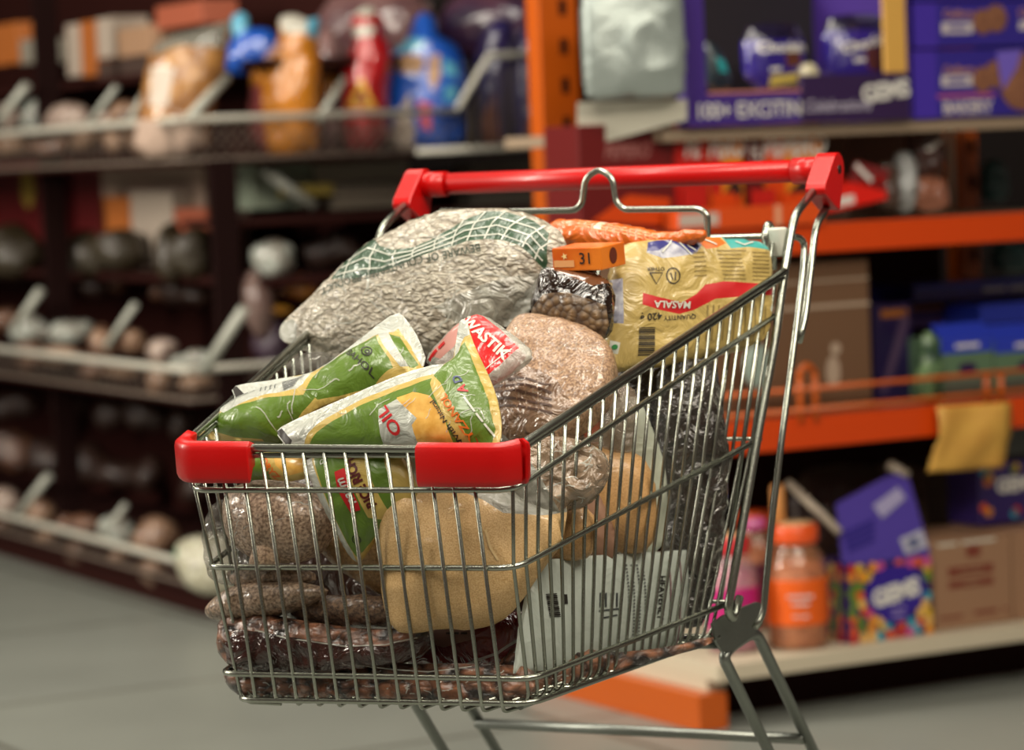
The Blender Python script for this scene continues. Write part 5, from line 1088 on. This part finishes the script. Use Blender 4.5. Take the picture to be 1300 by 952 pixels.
ebag('bread_bag', 'bright blue and white bread bag beside the raised end of the top basket', 'bread bag', [(488, 196), (490, 130), (488, 90), (500, 66), (520, 48), (530, 14), (552, 20), (556, 46), (578, 54), (590, 80), (592, 130), (588, 196)], .10, [BL, LBL, mat('loaf_print', '#a8805a', .4), WB, mat('pinkish', '#b8485a', .4)],
     [([(500, 66), (520, 50), (545, 52), (540, 66), (515, 70)], 1), ([(506, 78), (520, 70), (545, 76), (540, 96), (512, 96)], 2), ([(550, 76), (562, 70), (564, 100), (556, 120), (548, 100)], 2), ([(492, 196), (494, 168), (530, 172), (530, 196)], 3), ([(500, 172), (506, 150), (526, 120), (532, 172)], 3), ([(536, 130), (554, 135), (552, 170), (540, 165)], 4), ([(566, 76), (582, 84), (584, 100), (568, 98)], 1), ([(570, 110), (584, 112), (582, 130), (568, 132)], 1)], 438)
ebag('snack_bag', 'plum and grey snack bag between the amber and the red ones', 'snack bag', [(404, 198), (404, 110), (400, 60), (412, 30), (430, 40), (440, 80), (438, 198)], .24, [mat('plum_bag', '#5c3a3c', .3, coat=1, color2='#8a6a68', vscale=14), OG], [([(408, 100), (438, 86), (438, 120), (408, 130)], 1)], 440)
DBL = mat('dark_blue_bag', '#1a1f5e', .3, coat=1, coatbump=.8, cbscale=14, color2='#33285a', vscale=12)
ebag('snack_bag', 'dark blue snack bag behind the raised bars of the top basket', 'snack bag', [(604, 196), (600, 110), (606, 60), (628, 20), (656, 30), (652, 110), (648, 196)], .16, [DBL, mat('rust_patch', '#7a4438', .4), WB], [([(612, 196), (618, 150), (632, 120), (640, 196)], 1)], 442)
ebag('snack_bag', 'dark blue snack bag next to the orange upright in the top basket', 'snack bag', [(652, 196), (650, 110), (654, 40), (676, 30), (690, 60), (690, 196)], .16, [DBL, mat('rust_patch', '#7a4438')], [([(668, 196), (670, 160), (688, 150), (688, 196)], 1)], 444)
ebag('snack_bag', 'dark violet bag high behind the blue bread bag', 'snack bag', [(556, 60), (560, 10), (590, -10), (640, -5), (690, 0), (690, 60), (640, 80), (600, 80)], .34, [mat('violet_dark_bag', '#2a1a3e', .3, coat=1, color2='#5c3a48', vscale=10)], (), 446)
ebag('snack_bag', 'dusky mauve bag high between the red and the blue bags', 'snack bag', [(400, 60), (410, 0), (450, -10), (540, -10), (560, 40), (520, 80), (440, 80)], .34, [mat('mauve_bag', '#4f3036', .3, coat=1, color2='#7a5a58', vscale=10)], (), 448)
# goods below the top basket at the end
def ecard(name, label, x0, y0, x1, y1, s_, d, mt, cat='carton'):
    a, z0 = ge(x0, y1, s_); b = ge(x1, y1, s_)[0]; z1 = ge((x0+x1)/2, y0, s_)[1]
    R_ = root(name, label, cat, GK(s_, a, z0)); box('carton_body', GK(s_, a, z0), gD*(b-a), cZ*(z1-z0), gF*d, mt, R_, .003); return R_
gbox('end_shelf', .06, .40, .16, 1.12, ge(500, 268, .2)[1]-.015, ge(500, 268, .2)[1], GBR)
ecard('pale_green_carton', 'pale greenish carton under the top basket right of the near black post', 322, 208, 398, 266, .22, .1, mat('pale_green_board', '#8f9a88', .5))
ecard('white_box', 'long off-white carton stacked behind the left end of the red handle', 402, 206, 520, 232, .20, .1, mat('off_white_board', '#9c9484', .5))
ecard('ochre_box', 'thin ochre carton under the top basket', 360, 234, 424, 250, .16, .03, mat('ochre_board', '#8f7c34', .5)); ecard('grey_box', 'long grey brown carton below the off-white one', 426, 234, 528, 266, .20, .1, mat('grey_brown_board', '#7d7264', .5))
ecard('pale_box', 'pale carton between the red handle and the orange upright', 600, 204, 690, 262, .24, .1, mat('pale_grey_board', '#8f887c', .5))
tubes('white_strut', [[GK(.12, ge(334, 215, .12)[0], ge(334, 215, .12)[1]), GK(.12, ge(398, 262, .12)[0], ge(398, 262, .12)[1])]], .014, mat('pale_divider', '#9fa096'), gon)
def eblob(x0, y0, x1, y1, s_, m_, label, seed, regions=()):
    rnd = random.Random(seed); return ebag('snack_bag', label, 'snack bag', blob(x0, y0, x1, y1, rnd), s_, m_, regions, seed, T=.05)
eblob(318, 296, 380, 352, .12, [ND], 'shiny crumpled clear bag right of the near black post', 450); eblob(308, 340, 352, 430, .10, [mat('pale_mauve_bag', '#6d5650', .3, coat=1, coatbump=1, cbscale=14)], 'dull mauve upright bag at the near corner of the middle basket', 452)
eblob(352, 350, 410, 384, .14, [mat('red_yellow_bag', '#8c2420', .3, coat=1, color2='#b08a2c', vscale=9)], 'red and yellow bag just left of the puffed grain bag', 454); eblob(318, 384, 372, 402, .12, [mat('ochre_bag', '#9a6a24', .3, coat=1)], 'flat ochre bag below the shiny crumpled one', 456)
eblob(316, 402, 378, 470, .12, [mat('dusk_violet_bag', '#3d2c3c', .3, coat=1, coatbump=1)], 'dusky violet bag behind the left rim of the trolley', 458); eblob(384, 290, 470, 350, .24, [NE], 'dark bag behind the puffed grain bag, left half', 460)
eblob(300, 490, 380, 560, .2, [NE], 'dark bag low behind the left rim of the trolley', 462)
